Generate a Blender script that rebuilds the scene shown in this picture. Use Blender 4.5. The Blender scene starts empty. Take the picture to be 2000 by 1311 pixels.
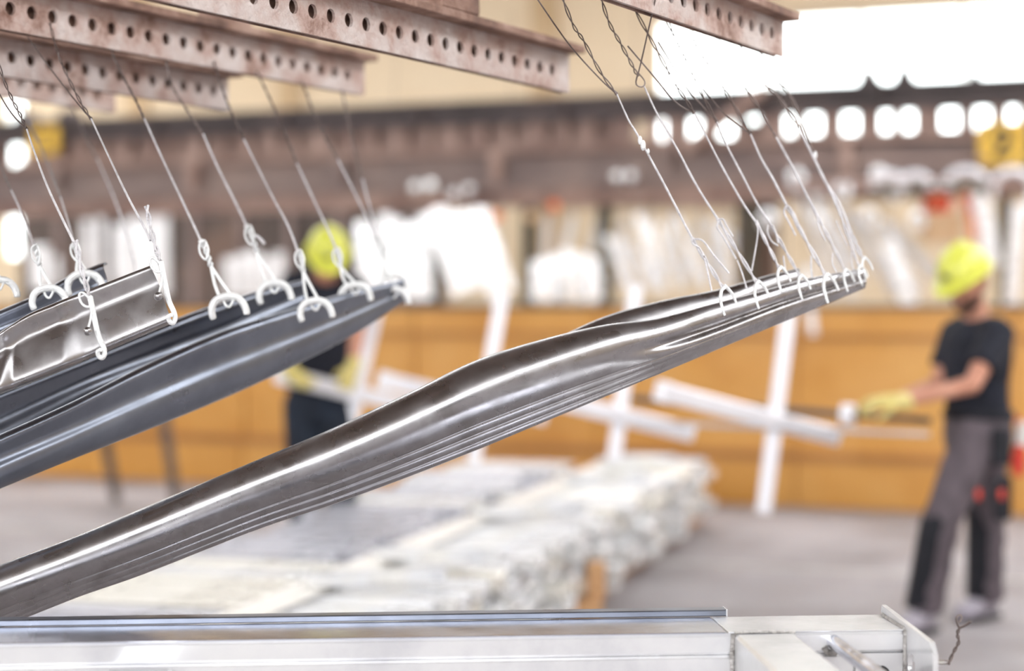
import bpy, bmesh, math, random
from mathutils import Vector, Matrix
random.seed(7)
scene = bpy.context.scene
COL = scene.collection

# ------------------------------------------------------------------ camera, sky, exposure
F, CAM_H, CX, CY = 3333.0, 1.5, 1000.0, 595.0      # focal length in pixels of the 2000x1311 frame, eye height, principal point
cam_d = bpy.data.cameras.new('camera')
cam_d.sensor_width = 36.0
cam_d.lens = 36.0 * F / 2000.0
cam_d.shift_y = -(655.5 - CY) / 2000.0
cam_d.clip_start = 0.05
cam_d.clip_end = 200
cam_d.dof.use_dof = True
cam_d.dof.focus_distance = 3.55
cam_d.dof.aperture_fstop = 1.1
cam = bpy.data.objects.new('camera', cam_d)
cam.location = (0, 0, CAM_H)
cam.rotation_euler = (math.radians(90), 0, 0)
COL.objects.link(cam)
scene.camera = cam

world = bpy.data.worlds.new('overcast_sky')
scene.world = world
world.use_nodes = True
bg = world.node_tree.nodes['Background']
bg.inputs[0].default_value = (0.97, 0.985, 1.0, 1)
bg.inputs[1].default_value = 1.0

scene.view_settings.view_transform = 'Standard'
scene.view_settings.look = 'None'
scene.view_settings.gamma = 1.0
scene.view_settings.use_curve_mapping = False
scene.view_settings.exposure = 3.02
scene.cycles.max_bounces = 8
scene.cycles.diffuse_bounces = 5
scene.cycles.glossy_bounces = 5
scene.cycles.transparent_max_bounces = 12

# ------------------------------------------------------------------ helpers
def P(px, py, y):
    """A point y metres in front of the camera that the photograph shows at pixel (px, py)."""
    return Vector(((px - CX) / F * y, y, CAM_H - (py - CY) / F * y))

def lin(r, g, b):
    def c(v):
        v /= 255.0
        return v / 12.92 if v <= 0.04045 else ((v + 0.055) / 1.055) ** 2.4
    return (c(r), c(g), c(b), 1.0)

V_AX = Vector((0.938, -0.347, 0))          # across the hall (along the back wall)
U_AX = Vector((0.347, 0.938, 0))           # down the hall
Z_AX = Vector((0, 0, 1))

class MB:
    """Collects boxes, bars, tubes and lofts, then links them as one mesh object."""
    def __init__(self):
        self.v, self.f = [], []
    def add(self, vs, fs):
        o = len(self.v)
        self.v += [Vector(p) for p in vs]
        self.f += [tuple(i + o for i in f) for f in fs]
        return self
    def box(self, c, hx, hy, hz, ax=Vector((1, 0, 0)), ay=Vector((0, 1, 0)), az=Z_AX):
        c = Vector(c)
        vs = [c + ax * (sx * hx) + ay * (sy * hy) + az * (sz * hz) for sx in (-1, 1) for sy in (-1, 1) for sz in (-1, 1)]
        return self.add(vs, [(0, 1, 3, 2), (4, 6, 7, 5), (0, 4, 5, 1), (2, 3, 7, 6), (0, 2, 6, 4), (1, 5, 7, 3)])
    def prism(self, prof, p0, p1, ax, ay):
        """Extrudes a closed 2D outline from p0 to p1; ax, ay span the outline."""
        n = len(prof)
        vs = [Vector(p) + ax * a + ay * b for p in (p0, p1) for a, b in prof]
        fs = [(i, (i + 1) % n, n + (i + 1) % n, n + i) for i in range(n)]
        fs += [tuple(range(n - 1, -1, -1)), tuple(range(n, 2 * n))]
        return self.add(vs, fs)
    def tube(self, pts, r, sides=7, caps=True, flat=None):
        pts = [Vector(p) for p in pts]
        n = len(pts)
        rs = r if isinstance(r, (list, tuple)) else [r] * n
        t0 = (pts[1] - pts[0]).normalized()
        nrm = t0.orthogonal().normalized()
        vs, fs = [], []
        for i in range(n):
            t = (pts[min(i + 1, n - 1)] - pts[max(i - 1, 0)])
            t = t.normalized() if t.length > 1e-9 else t0
            nrm = nrm - t * nrm.dot(t)
            nrm = nrm.normalized() if nrm.length > 1e-6 else t.orthogonal().normalized()
            b = t.cross(nrm)
            for k in range(sides):
                a = 2 * math.pi * k / sides
                vs.append(pts[i] + (nrm * math.cos(a) + b * math.sin(a)) * rs[i])
        for i in range(n - 1):
            for k in range(sides):
                k2 = (k + 1) % sides
                fs.append((i * sides + k, i * sides + k2, (i + 1) * sides + k2, (i + 1) * sides + k))
        if caps:
            fs.append(tuple(range(sides - 1, -1, -1)))
            fs.append(tuple(range((n - 1) * sides, n * sides)))
        return self.add(vs, fs)
    def ball(self, c, r, seg=10, rings=7, sq=(1, 1, 1)):
        c = Vector(c)
        vs = [c + Vector((0, 0, r * sq[2]))]
        for i in range(1, rings):
            th = math.pi * i / rings
            for k in range(seg):
                a = 2 * math.pi * k / seg
                vs.append(c + Vector((r * sq[0] * math.sin(th) * math.cos(a), r * sq[1] * math.sin(th) * math.sin(a), r * sq[2] * math.cos(th))))
        vs.append(c - Vector((0, 0, r * sq[2])))
        fs = []
        for k in range(seg):
            fs.append((0, 1 + k, 1 + (k + 1) % seg))
            fs.append((len(vs) - 1, 1 + (rings - 2) * seg + (k + 1) % seg, 1 + (rings - 2) * seg + k))
        for i in range(rings - 2):
            for k in range(seg):
                a, b = 1 + i * seg + k, 1 + i * seg + (k + 1) % seg
                fs.append((a, a + seg, b + seg, b))
        return self.add(vs, fs)
    def rings(self, rs, seg=16, close=True):
        """Lofts ellipses: each ring is (centre, half-axis vector A, half-axis vector B)."""
        vs, fs = [], []
        for c, A, B in rs:
            for k in range(seg):
                a = 2 * math.pi * k / seg
                vs.append(Vector(c) + Vector(A) * math.cos(a) + Vector(B) * math.sin(a))
        for i in range(len(rs) - 1):
            for k in range(seg):
                k2 = (k + 1) % seg
                fs.append((i * seg + k, i * seg + k2, (i + 1) * seg + k2, (i + 1) * seg + k))
        if close:
            fs.append(tuple(range(seg - 1, -1, -1)))
            fs.append(tuple(range((len(rs) - 1) * seg, len(rs) * seg)))
        return self.add(vs, fs)
    def mesh(self, name, material, bevel=0.0, smooth=35, merge=False, solid=0.0):
        me = bpy.data.meshes.new(name)
        bm = bmesh.new()
        bv = [bm.verts.new(p) for p in self.v]
        for f in self.f:
            try:
                bm.faces.new([bv[i] for i in f])
            except ValueError:
                pass
        if merge:
            bmesh.ops.remove_doubles(bm, verts=bm.verts[:], dist=1e-5)
        bmesh.ops.recalc_face_normals(bm, faces=bm.faces[:])
        if solid:
            bmesh.ops.solidify(bm, geom=bm.faces[:] + bm.edges[:] + bm.verts[:], thickness=solid)
        if bevel:
            bmesh.ops.bevel(bm, geom=bm.edges[:], offset=bevel, segments=1, affect='EDGES', profile=0.5, clamp_overlap=True)
        bm.to_mesh(me)
        bm.free()
        if smooth:
            me.shade_smooth()
            me.set_sharp_from_angle(angle=math.radians(smooth))
        me.materials.append(material)
        return me
    def build(self, name, material, parent=None, **kw):
        return link(name, self.mesh(name, material, **kw), parent)

def link(name, me, parent=None):
    o = bpy.data.objects.new(name, me)
    COL.objects.link(o)
    if parent is not None:
        o.parent = parent
        o.matrix_parent_inverse = Matrix.Translation(-parent.location) @ Matrix.Identity(4) if parent.type == 'EMPTY' else parent.matrix_world.inverted()
    return o

def tag(o, label=None, cat=None, group=None, kind=None):
    if label: o['label'] = label
    if cat: o['category'] = cat
    if group: o['group'] = group
    if kind: o['kind'] = kind
    return o

def thing(name, label, cat, loc, group=None):
    o = bpy.data.objects.new(name, None)
    o.empty_display_size = 0.1
    o.location = loc
    COL.objects.link(o)
    return tag(o, label, cat, group)

def catmull(pts, n):
    pts = [Vector(p) for p in pts]
    if len(pts) == 2:
        return [pts[0].lerp(pts[1], i / n) for i in range(n + 1)]
    out = []
    m = len(pts) - 1
    per = max(1, round(n / m))
    for i in range(m):
        p0, p1, p2, p3 = pts[max(i - 1, 0)], pts[i], pts[i + 1], pts[min(i + 2, m)]
        for k in range(per):
            t = k / per
            out.append(0.5 * ((2 * p1) + (p2 - p0) * t + (2 * p0 - 5 * p1 + 4 * p2 - p3) * t * t + (3 * p1 - p0 - 3 * p2 + p3) * t ** 3))
    out.append(pts[-1])
    return out

# ------------------------------------------------------------------ materials
def mat(name, cols, rough=0.6, metal=0.0, scale=6.0, detail=6.0, bump=0.0, bump_scale=40.0, rough_var=0.0, stops=None, stretch=None, spec=None, distortion=0.0):
    m = bpy.data.materials.new(name)
    m.use_nodes = True
    nt = m.node_tree
    N, L = nt.nodes, nt.links
    bs = N['Principled BSDF']
    bs.inputs['Roughness'].default_value = rough
    bs.inputs['Metallic'].default_value = metal
    if spec is not None:
        bs.inputs['Specular IOR Level'].default_value = spec
    if not isinstance(cols, list):
        cols = [cols]
    tc = N.new('ShaderNodeTexCoord')
    src = tc.outputs['Object']
    if stretch:
        mp = N.new('ShaderNodeMapping')
        mp.inputs['Scale'].default_value = stretch
        L.new(src, mp.inputs['Vector'])
        src = mp.outputs['Vector']
    if len(cols) == 1:
        bs.inputs['Base Color'].default_value = cols[0]
    else:
        nz = N.new('ShaderNodeTexNoise')
        nz.inputs['Scale'].default_value = scale
        nz.inputs['Detail'].default_value = detail
        nz.inputs['Roughness'].default_value = 0.62
        nz.inputs['Distortion'].default_value = distortion
        L.new(src, nz.inputs['Vector'])
        rp = N.new('ShaderNodeValToRGB')
        st = stops or [0.34 + 0.32 * i / (len(cols) - 1) for i in range(len(cols))]
        while len(rp.color_ramp.elements) < len(cols):
            rp.color_ramp.elements.new(0.5)
        for e, c, s in zip(rp.color_ramp.elements, cols, st):
            e.position = s
            e.color = c
        L.new(nz.outputs['Fac'], rp.inputs['Fac'])
        L.new(rp.outputs['Color'], bs.inputs['Base Color'])
    if rough_var:
        n2 = N.new('ShaderNodeTexNoise')
        n2.inputs['Scale'].default_value = scale * 1.7
        n2.inputs['Detail'].default_value = 4
        L.new(src, n2.inputs['Vector'])
        mr = N.new('ShaderNodeMapRange')
        mr.inputs['From Min'].default_value = 0.3
        mr.inputs['From Max'].default_value = 0.7
        mr.inputs['To Min'].default_value = max(0.02, rough - rough_var)
        mr.inputs['To Max'].default_value = min(1, rough + rough_var)
        L.new(n2.outputs['Fac'], mr.inputs['Value'])
        L.new(mr.outputs['Result'], bs.inputs['Roughness'])
    if bump:
        n3 = N.new('ShaderNodeTexNoise')
        n3.inputs['Scale'].default_value = bump_scale
        n3.inputs['Detail'].default_value = 5
        L.new(src, n3.inputs['Vector'])
        bp = N.new('ShaderNodeBump')
        bp.inputs['Strength'].default_value = bump
        bp.inputs['Distance'].default_value = 0.01
        L.new(n3.outputs['Fac'], bp.inputs['Height'])
        L.new(bp.outputs['Normal'], bs.inputs['Normal'])
    return m

M = {}
M['concrete'] = mat('concrete', [lin(122, 115, 115), lin(142, 136, 137), lin(158, 153, 155)], 0.6, scale=1.3, bump=0.15, bump_scale=30, rough_var=0.12)
M['floor_line'] = mat('floor_line', [lin(190, 186, 182), lin(160, 154, 150)], 0.7, scale=8)
M['cream'] = mat('cream_plaster', [lin(208, 187, 156), lin(215, 196, 167)], 0.8, scale=0.8)
M['cream_shaded'] = mat('cream_shaded', [lin(180, 154, 118), lin(190, 164, 130)], 0.8, scale=1.5)  # darker cream that puts the wall's vertical shadows into the pilasters' colour
M['hall_wall'] = mat('hall_wall', [lin(150, 138, 126), lin(172, 160, 148)], 0.8, scale=0.6)
M['front_wall'] = mat('front_wall', [lin(92, 90, 96), lin(110, 108, 112)], 0.8, scale=0.6)
M['roof'] = mat('roof_sheet', [lin(120, 105, 95), lin(140, 125, 114)], 0.8, scale=0.5)
M['window_frame'] = mat('window_frame', [lin(205, 190, 170)], 0.6)
M['rust'] = mat('rusty_steel', [lin(124, 90, 76), lin(176, 150, 140), lin(194, 180, 174), lin(206, 196, 192)], 0.6, metal=0.0, scale=9, detail=9, bump=0.6, bump_scale=70, stops=[0.3, 0.42, 0.55, 0.68])
M['rust_edge'] = mat('rusty_flange', [lin(92, 68, 58), lin(134, 104, 90), lin(176, 148, 134)], 0.8, metal=0.0, scale=8, detail=8, bump=0.6, bump_scale=60, stops=[0.32, 0.5, 0.68])
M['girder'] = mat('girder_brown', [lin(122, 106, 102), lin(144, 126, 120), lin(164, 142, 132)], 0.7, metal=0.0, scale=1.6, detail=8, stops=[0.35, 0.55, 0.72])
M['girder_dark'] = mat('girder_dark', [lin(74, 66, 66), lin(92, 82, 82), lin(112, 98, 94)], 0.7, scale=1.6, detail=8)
M['girder_red'] = mat('girder_rust_red', [lin(132, 106, 98), lin(160, 134, 124), lin(184, 158, 146)], 0.75, scale=2.5, detail=8)
M['dark_steel'] = mat('dark_steel', [lin(66, 58, 54), lin(92, 80, 74), lin(118, 96, 84)], 0.7, scale=1.2, detail=6)
M['olive'] = mat('olive_paint', [lin(74, 70, 56), lin(98, 92, 76)], 0.6, scale=4)
M['ochre'] = mat('ochre_paint', [lin(196, 136, 56), lin(208, 150, 70), lin(214, 160, 84)], 0.5, scale=1.1, bump=0.08, bump_scale=8, rough_var=0.1)
M['ochre_rail'] = mat('ochre_rail', [lin(160, 108, 52), lin(182, 128, 70)], 0.55, scale=2.5)
M['sign_yellow'] = mat('sign_yellow', [lin(226, 178, 52), lin(236, 192, 74)], 0.5, scale=8)
M['sign_black'] = mat('sign_black', [lin(34, 34, 36)], 0.6)
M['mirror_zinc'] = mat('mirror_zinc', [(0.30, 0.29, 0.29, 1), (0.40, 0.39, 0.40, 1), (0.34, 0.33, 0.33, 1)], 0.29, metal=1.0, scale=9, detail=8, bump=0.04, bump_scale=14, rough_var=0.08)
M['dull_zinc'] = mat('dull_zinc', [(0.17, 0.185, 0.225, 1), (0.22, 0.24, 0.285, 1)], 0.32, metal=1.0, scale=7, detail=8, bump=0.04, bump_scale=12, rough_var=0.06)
M['frame_zinc'] = mat('frame_zinc', [(0.60, 0.60, 0.62, 1), (0.70, 0.70, 0.71, 1), (0.74, 0.74, 0.74, 1)], 0.2, metal=0.45, scale=5, detail=9, bump=0.05, bump_scale=50, rough_var=0.06)
M['weld'] = mat('weld_bead', [(0.34, 0.32, 0.30, 1), (0.62, 0.60, 0.58, 1)], 0.5, metal=0.7, scale=60, bump=0.8, bump_scale=120)
M['wire_dark'] = mat('wire_dark', [lin(96, 84, 80), lin(130, 118, 114)], 0.45, metal=0.7, scale=30)
M['wire_zinc'] = mat('wire_zinc', [(0.54, 0.52, 0.54, 1), (0.76, 0.75, 0.77, 1)], 0.35, metal=0.45, scale=60, bump=0.5, bump_scale=300)
M['hook_zinc'] = mat('hook_zinc', [(0.76, 0.78, 0.78, 1), (0.86, 0.87, 0.87, 1)], 0.38, metal=0.35, scale=60, bump=0.4, bump_scale=200)
M['stack_zinc'] = mat('stack_zinc', [(0.56, 0.57, 0.60, 1), (0.70, 0.71, 0.73, 1), (0.74, 0.73, 0.70, 1)], 0.28, metal=0.2, scale=5, rough_var=0.12)
M['stack_grey'] = mat('stack_grey', [(0.42, 0.43, 0.48, 1), (0.56, 0.56, 0.61, 1)], 0.3, metal=0.4, scale=5, rough_var=0.1)
M['stack_beige'] = mat('stack_beige', [(0.70, 0.68, 0.61, 1), (0.82, 0.80, 0.74, 1)], 0.32, metal=0.4, scale=5, rough_var=0.1)
M['pale_cream'] = mat('pale_cream_zinc', [(0.86, 0.84, 0.79, 1), (0.93, 0.91, 0.87, 1)], 0.4, metal=0.2, scale=4)
M['frame_polish'] = mat('frame_polish', [(0.62, 0.63, 0.70, 1), (0.72, 0.73, 0.79, 1)], 0.2, metal=1.0, scale=8, detail=8, bump=0.04, bump_scale=60, rough_var=0.05)  # fully metallic version of the frame zinc, for darker reflections
M['polished'] = mat('polished_zinc', [(0.95, 0.95, 0.95, 1)], 0.06, metal=1.0)
M['hang_zinc'] = mat('hang_zinc', [(0.9, 0.9, 0.91, 1), (0.96, 0.96, 0.96, 1)], 0.3, metal=0.4, scale=5, rough_var=0.1)
M['hang_grey'] = mat('hang_grey', [(0.62, 0.61, 0.61, 1), (0.76, 0.75, 0.75, 1)], 0.36, metal=0.4, scale=5, rough_var=0.1)
M['pale_zinc'] = mat('pale_zinc', [(0.84, 0.83, 0.87, 1), (0.92, 0.91, 0.94, 1)], 0.4, metal=0.3, scale=6)
M['wood'] = mat('timber', [lin(190, 140, 96), lin(220, 178, 132)], 0.75, scale=9, stretch=(1, 6, 6))
M['skin'] = mat('skin', [lin(186, 128, 104), lin(202, 148, 124)], 0.5, scale=9)
M['beard'] = mat('beard', [lin(74, 50, 42), lin(96, 68, 56)], 0.9, scale=60)
M['navy'] = mat('navy_cloth', [lin(18, 20, 30), lin(28, 31, 44)], 0.9, scale=14, bump=0.3, bump_scale=18)
M['grey_cloth'] = mat('grey_work_cloth', [lin(74, 66, 71), lin(98, 88, 94)], 0.9, scale=10, bump=0.4, bump_scale=14)
M['black_cloth'] = mat('black_cloth', [lin(20, 21, 27), lin(32, 32, 39)], 0.9, scale=12, bump=0.3, bump_scale=16)
M['dark_jean'] = mat('dark_jean', [lin(18, 24, 35), lin(30, 40, 54)], 0.9, scale=10, bump=0.4, bump_scale=14)
M['helmet'] = mat('helmet_yellow', [lin(208, 210, 78), lin(218, 220, 100)], 0.28, scale=5)
M['helmet_dark'] = mat('helmet_band', [lin(110, 110, 90)], 0.5)
M['glove'] = mat('glove_yellow', [lin(206, 188, 108), lin(220, 204, 140)], 0.9, scale=20)
M['boot'] = mat('boot_grey', [lin(140, 134, 144), lin(170, 164, 174)], 0.8, scale=14)
M['sole'] = mat('boot_sole', [lin(60, 56, 58)], 0.9)
M['red'] = mat('red_paint', [lin(206, 48, 40), lin(220, 74, 56)], 0.45, scale=6)
M['orange'] = mat('orange_paint', [lin(230, 120, 66)], 0.45)
M['white_cloth'] = mat('white_cloth', [lin(226, 220, 214)], 0.9)
M['green'] = mat('green_grey_paint', [lin(84, 96, 86), lin(108, 118, 106)], 0.6, scale=4)
M['tan'] = mat('tan_paint', [lin(206, 170, 130), lin(216, 184, 146)], 0.7, scale=3)

def glass_mat():
    m = bpy.data.materials.new('window_glass')
    m.use_nodes = True
    nt = m.node_tree
    nt.nodes.remove(nt.nodes['Principled BSDF'])
    out = nt.nodes['Material Output']
    tr = nt.nodes.new('ShaderNodeBsdfTransparent')
    tr.inputs[0].default_value = (0.93, 0.96, 0.95, 1)
    gl = nt.nodes.new('ShaderNodeBsdfGlossy')
    gl.inputs['Roughness'].default_value = 0.03
    fr = nt.nodes.new('ShaderNodeFresnel')
    mx = nt.nodes.new('ShaderNodeMixShader')
    nt.links.new(fr.outputs[0], mx.inputs[0])
    nt.links.new(tr.outputs[0], mx.inputs[1])
    nt.links.new(gl.outputs[0], mx.inputs[2])
    nt.links.new(mx.outputs[0], out.inputs['Surface'])
    return m
M['glass'] = glass_mat()

# ------------------------------------------------------------------ the hall
def HL(a, b, z):
    """Hall coordinates: a across, b down the hall from the camera, z up."""
    return V_AX * a + U_AX * b + Z_AX * z
def hbox(mb, a0, a1, b0, b1, z0, z1):
    return mb.box(HL((a0 + a1) / 2, (b0 + b1) / 2, (z0 + z1) / 2), abs(a1 - a0) / 2, abs(b1 - b0) / 2, abs(z1 - z0) / 2, V_AX, U_AX)
A0, A1, B0, B1, HZ = -19.0, 9.0, -9.0, 20.64, 7.6

tag(hbox(MB(), A0, A1, B0, B1, -0.2, 0.0).build('floor', M['concrete']), 'grey stained concrete hall floor', kind='structure')
for a0, a1, b0, b1 in ((-6.4, 0.6, 6.9, 6.98), (-18, 1.5, 9.6, 9.66)):
    tag(hbox(MB(), a0, a1, b0, b1, 0.0, 0.004).build('trim_1' if b0 < 8 else 'trim_2', M['floor_line']), 'pale painted line on the concrete floor', kind='structure')

def wall_with_openings(name, b0, b1, openings, label, material):
    """A wall across the hall; openings are (a0, a1, z0, z1), sorted along a, one per column."""
    mb = MB()
    a = A0
    for (o0, o1, z0, z1) in openings:
        hbox(mb, a, o0, b0, b1, 0, HZ)
        if z0 > 0: hbox(mb, o0, o1, b0, b1, 0, z0)
        if z1 < HZ: hbox(mb, o0, o1, b0, b1, z1, HZ)
        a = o1
    hbox(mb, a, A1, b0, b1, 0, HZ)
    return tag(mb.build(name, material, merge=True), label, kind='structure')
WA = lambda t: t - 7.63            # distance along the back wall from the camera axis to the hall's a
win = (WA(1.95), 6.5, 3.35, 5.05)
slit = (WA(-7.84), WA(-7.55), 2.2, 4.5)
wall_back = wall_with_openings('wall_back', B1, B1 + 0.12, [slit, win], 'cream plastered end wall of the hall with a long window strip', M['cream'])
for t in (-3.2, 0.45, -5.6):
    a = WA(t)
    hbox(MB(), a - 0.16, a + 0.16, B1 - 0.10, B1, 0, HZ).build('pilaster', M['cream_shaded'], wall_back)
tag(hbox(MB(), A0 - 0.3, A0, B0, B1 + 0.12, 0, HZ).build('wall_left', M['hall_wall']), 'plain side wall of the hall', kind='structure')
tag(hbox(MB(), A1, A1 + 0.3, B0, B1 + 0.12, 0, HZ).build('wall_right', M['hall_wall']), 'plain side wall of the hall', kind='structure')
wall_with_openings('wall_front', B0 - 0.3, B0, [(-17.0, 7.0, 2.7, 7.2)], 'unseen front wall of the hall with a high daylight strip shaped for rail reflections', M['front_wall'])  # strip height and dark wall below shaped to band the rails' reflections
# unseen roof; long roof-light bands placed to stay out of the rails' reflections
mbr = MB()
bands = [(-17.5, -13.8), (3.4, 7.8)]
a = A0
for (s0, s1) in bands:
    if s0 - a > 10:                       # broad roof-light added to brighten the end wall and racks
        hbox(mbr, a, s0, B0, 13.2, HZ, HZ + 0.2)
        hbox(mbr, a, s0, 16.8, B1, HZ, HZ + 0.2)
    else:
        hbox(mbr, a, s0, B0, B1, HZ, HZ + 0.2)
    hbox(mbr, s0, s1, B0, B0 + 1, HZ, HZ + 0.2)
    hbox(mbr, s0, s1, B1 - 1.2, B1, HZ, HZ + 0.2)
    a = s1
hbox(mbr, a, A1, B0, B1, HZ, HZ + 0.2)
ceil = tag(mbr.build('ceiling', M['roof']), 'unseen brown sheet roof with added roof-light bands', kind='structure')
for k in range(6):
    b = -7 + k * 4.6
    hbox(MB(), A0, A1, b - 0.1, b + 0.1, HZ - 0.5, HZ - 0.01).build('roof_beam', M['roof'], ceil)

# window strip: frame, mullions, panes
w1 = thing('window_1', 'long blown-out window strip in the cream end wall', None, HL((win[0] + win[1]) / 2, B1 + 0.15, win[2]))
tag(w1, kind='structure')
fr = MB()
hbox(fr, win[0], win[1], B1 + 0.1, B1 + 0.2, win[3] - 0.05, win[3])
hbox(fr, win[0], win[1], B1 + 0.1, B1 + 0.2, win[2], win[2] + 0.05)
fr.build('window_frame', M['window_frame'], w1)
mull = [WA(1.95) + 0.0, WA(4.44), WA(5.63), WA(6.9), WA(8.2), WA(9.5), WA(10.8), WA(12.1), 6.5]
for m_ in mull[1:-1]:
    hbox(MB(), m_ - 0.022, m_ + 0.022, B1 + 0.1, B1 + 0.2, win[2], win[3]).build('mullion', M['window_frame'], w1)
for x0, x1 in zip(mull[:-1], mull[1:]):
    hbox(MB(), x0 + 0.022, x1 - 0.022, B1 + 0.14, B1 + 0.146, win[2] + 0.05, win[3] - 0.05).build('pane', M['glass'], w1)
w2 = thing('window_2', 'narrow upright window slit at the far left of the end wall', None, HL((slit[0] + slit[1]) / 2, B1 + 0.15, slit[2]))
tag(w2, kind='structure')
hbox(MB(), slit[0], slit[1], B1 + 0.14, B1 + 0.146, slit[2], slit[3]).build('pane', M['glass'], w2)

# ------------------------------------------------------------------ crane girders across the hall
def GL(t, off, z, base=15.0):
    """A point t metres along a line across the hall that crosses the camera axis at distance base."""
    return Vector((0, base, z)) + V_AX * t + U_AX * off
def gbox(mb, t0, t1, o0, o1, z0, z1, base=15.0):
    return mb.box(GL((t0 + t1) / 2, (o0 + o1) / 2, (z0 + z1) / 2, base), abs(t1 - t0) / 2, abs(o1 - o0) / 2, abs(z1 - z0) / 2, V_AX, U_AX)
T0, T1 = -8.2, 7.5
ug = thing('upper_girder', 'dark brown upper crane girder crossing the hall below the window strip', 'girder', GL(0, 0, 3.08))
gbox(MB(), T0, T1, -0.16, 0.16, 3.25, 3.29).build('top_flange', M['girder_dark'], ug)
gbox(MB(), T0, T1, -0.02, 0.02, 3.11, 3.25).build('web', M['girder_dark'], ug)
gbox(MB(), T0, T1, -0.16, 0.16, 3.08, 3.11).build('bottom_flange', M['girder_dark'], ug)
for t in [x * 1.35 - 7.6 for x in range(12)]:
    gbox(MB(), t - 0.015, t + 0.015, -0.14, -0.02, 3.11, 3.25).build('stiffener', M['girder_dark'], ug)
for (t, w, h) in ((3.12, 0.10, 0.13), (3.40, 0.09, 0.15), (2.35, 0.05, 0.05), (3.95, 0.06, 0.07), (4.5, 0.06, 0.05), (-4.55, 0.14, 0.1), (-5.05, 0.14, 0.1)):
    mb = MB()
    mb.prism([(-w, 0), (w, 0), (w * 0.55, h * 0.55), (w * 0.25, h), (-w * 0.4, h), (-w * 0.6, h * 0.6)], GL(t, -0.1, 3.29), GL(t, 0.02, 3.29), V_AX, Z_AX)
    mb.build('rail_clamp', M['girder_dark'], ug)
lg = thing('lower_girder', 'rusty brown lower crane girder with a row of gaps above it', 'girder', GL(0, 0, 2.38))
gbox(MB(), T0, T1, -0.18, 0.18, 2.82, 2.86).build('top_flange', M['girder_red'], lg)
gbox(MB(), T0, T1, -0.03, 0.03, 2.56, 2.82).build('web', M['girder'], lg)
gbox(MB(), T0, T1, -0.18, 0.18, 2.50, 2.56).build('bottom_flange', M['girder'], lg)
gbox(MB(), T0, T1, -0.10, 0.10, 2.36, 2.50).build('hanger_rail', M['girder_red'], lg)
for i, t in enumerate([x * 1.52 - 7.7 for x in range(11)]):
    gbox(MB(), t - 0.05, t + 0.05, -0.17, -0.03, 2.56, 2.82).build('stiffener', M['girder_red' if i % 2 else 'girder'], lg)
t, k = T0, 0
while t < T1:
    w = 0.15 + 0.06 * math.sin(k * 2.4)
    if not (t + w > -5.30 and t < -5.08):
        gbox(MB(), t, t + w, -0.05, 0.05, 2.86, 3.08).build('spacer_block', M['girder_red'], lg)
    gbox(MB(), t + w, t + w + 0.14, -0.05, 0.05, 2.86, 2.90).build('spacer_sill', M['girder_red'], lg)
    t += w + 0.11 + 0.03 * math.sin(k * 1.7)
    k += 1
for t0, t1 in ((T0, -5.32), (-5.06, 0.95)):
    gbox(MB(), t0, t1, 0.06, 0.09, 2.865, 3.075).build('backing_plate', M['girder_red'], lg)
post = thing('girder_post', 'dark upright steel post with a reddish diagonal brace under the girders', 'post', GL(2.1, 0.3, 0))
gbox(MB(), 1.95, 2.28, 0.24, 0.5, 0, 3.05).build('column', M['dark_steel'], post)
br = MB()
br.prism([(-0.06, -0.05), (0.06, -0.05), (0.06, 0.05), (-0.06, 0.05)], GL(1.62, -0.26, 2.78), GL(2.3, -0.26, 3.26), U_AX, Z_AX)
br.build('brace', M['girder_red'], post)

# number signs on the girders
def sign(name, label, t0, t1, z0, z1, strokes, off=-0.24):
    s = thing(name, label, 'sign', GL((t0 + t1) / 2, off, z0))
    w, h, r = t1 - t0, z1 - z0, 0.03
    out = []
    for cx, cy, a0 in ((w / 2 - r, h / 2 - r, 0), (-w / 2 + r, h / 2 - r, 90), (-w / 2 + r, -h / 2 + r, 180), (w / 2 - r, -h / 2 + r, 270)):
        for k in range(4):
            a = math.radians(a0 + 30 * k)
            out.append((cx + r * math.cos(a), cy + r * math.sin(a)))
    c = GL((t0 + t1) / 2, off, (z0 + z1) / 2)
    MB().prism(out, c, c + U_AX * 0.012, V_AX, Z_AX).build('plate', M['sign_yellow'], s)
    MB().box(c + U_AX * 0.06 + Z_AX * h * 0.2, 0.02, 0.05, 0.02, V_AX, U_AX).build('bracket', M['girder'], s)
    mb = MB()
    for poly in strokes:
        mb.prism([(x * w, y * h) for x, y in poly], c - U_AX * 0.004, c, V_AX, Z_AX)
    mb.build('digit', M['sign_black'], s)
    return s
def thick(path, ws):
    L_, R_ = [], []
    n = len(path)
    for i, (x, y) in enumerate(path):
        x0, y0 = path[max(i - 1, 0)]
        x1, y1 = path[min(i + 1, n - 1)]
        d = math.hypot(x1 - x0, y1 - y0) or 1
        nx, ny = -(y1 - y0) / d, (x1 - x0) / d
        L_.append((x + nx * ws[i], y + ny * ws[i]))
        R_.append((x - nx * ws[i], y - ny * ws[i]))
    return L_, R_
two_path = [(-0.20, 0.16), (-0.17, 0.25), (-0.08, 0.315), (0.03, 0.31), (0.11, 0.25), (0.13, 0.15), (0.08, 0.04), (-0.03, -0.08), (-0.13, -0.19), (-0.18, -0.26)]
two_w = [0.03, 0.04, 0.045, 0.06, 0.085, 0.095, 0.09, 0.065, 0.05, 0.04]
tl, tr_ = thick(two_path, two_w)
two = [[tl[i], tl[i + 1], tr_[i + 1], tr_[i]] for i in range(len(tl) - 1)]
two.append([(-0.16 + 0.09 * math.cos(a * 0.628), 0.15 + 0.07 * math.sin(a * 0.628)) for a in range(10)])
two.append([(-0.22, -0.31), (0.21, -0.31), (0.24, -0.13), (0.19, -0.13), (0.15, -0.2), (-0.10, -0.19), (-0.2, -0.25)])
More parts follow.
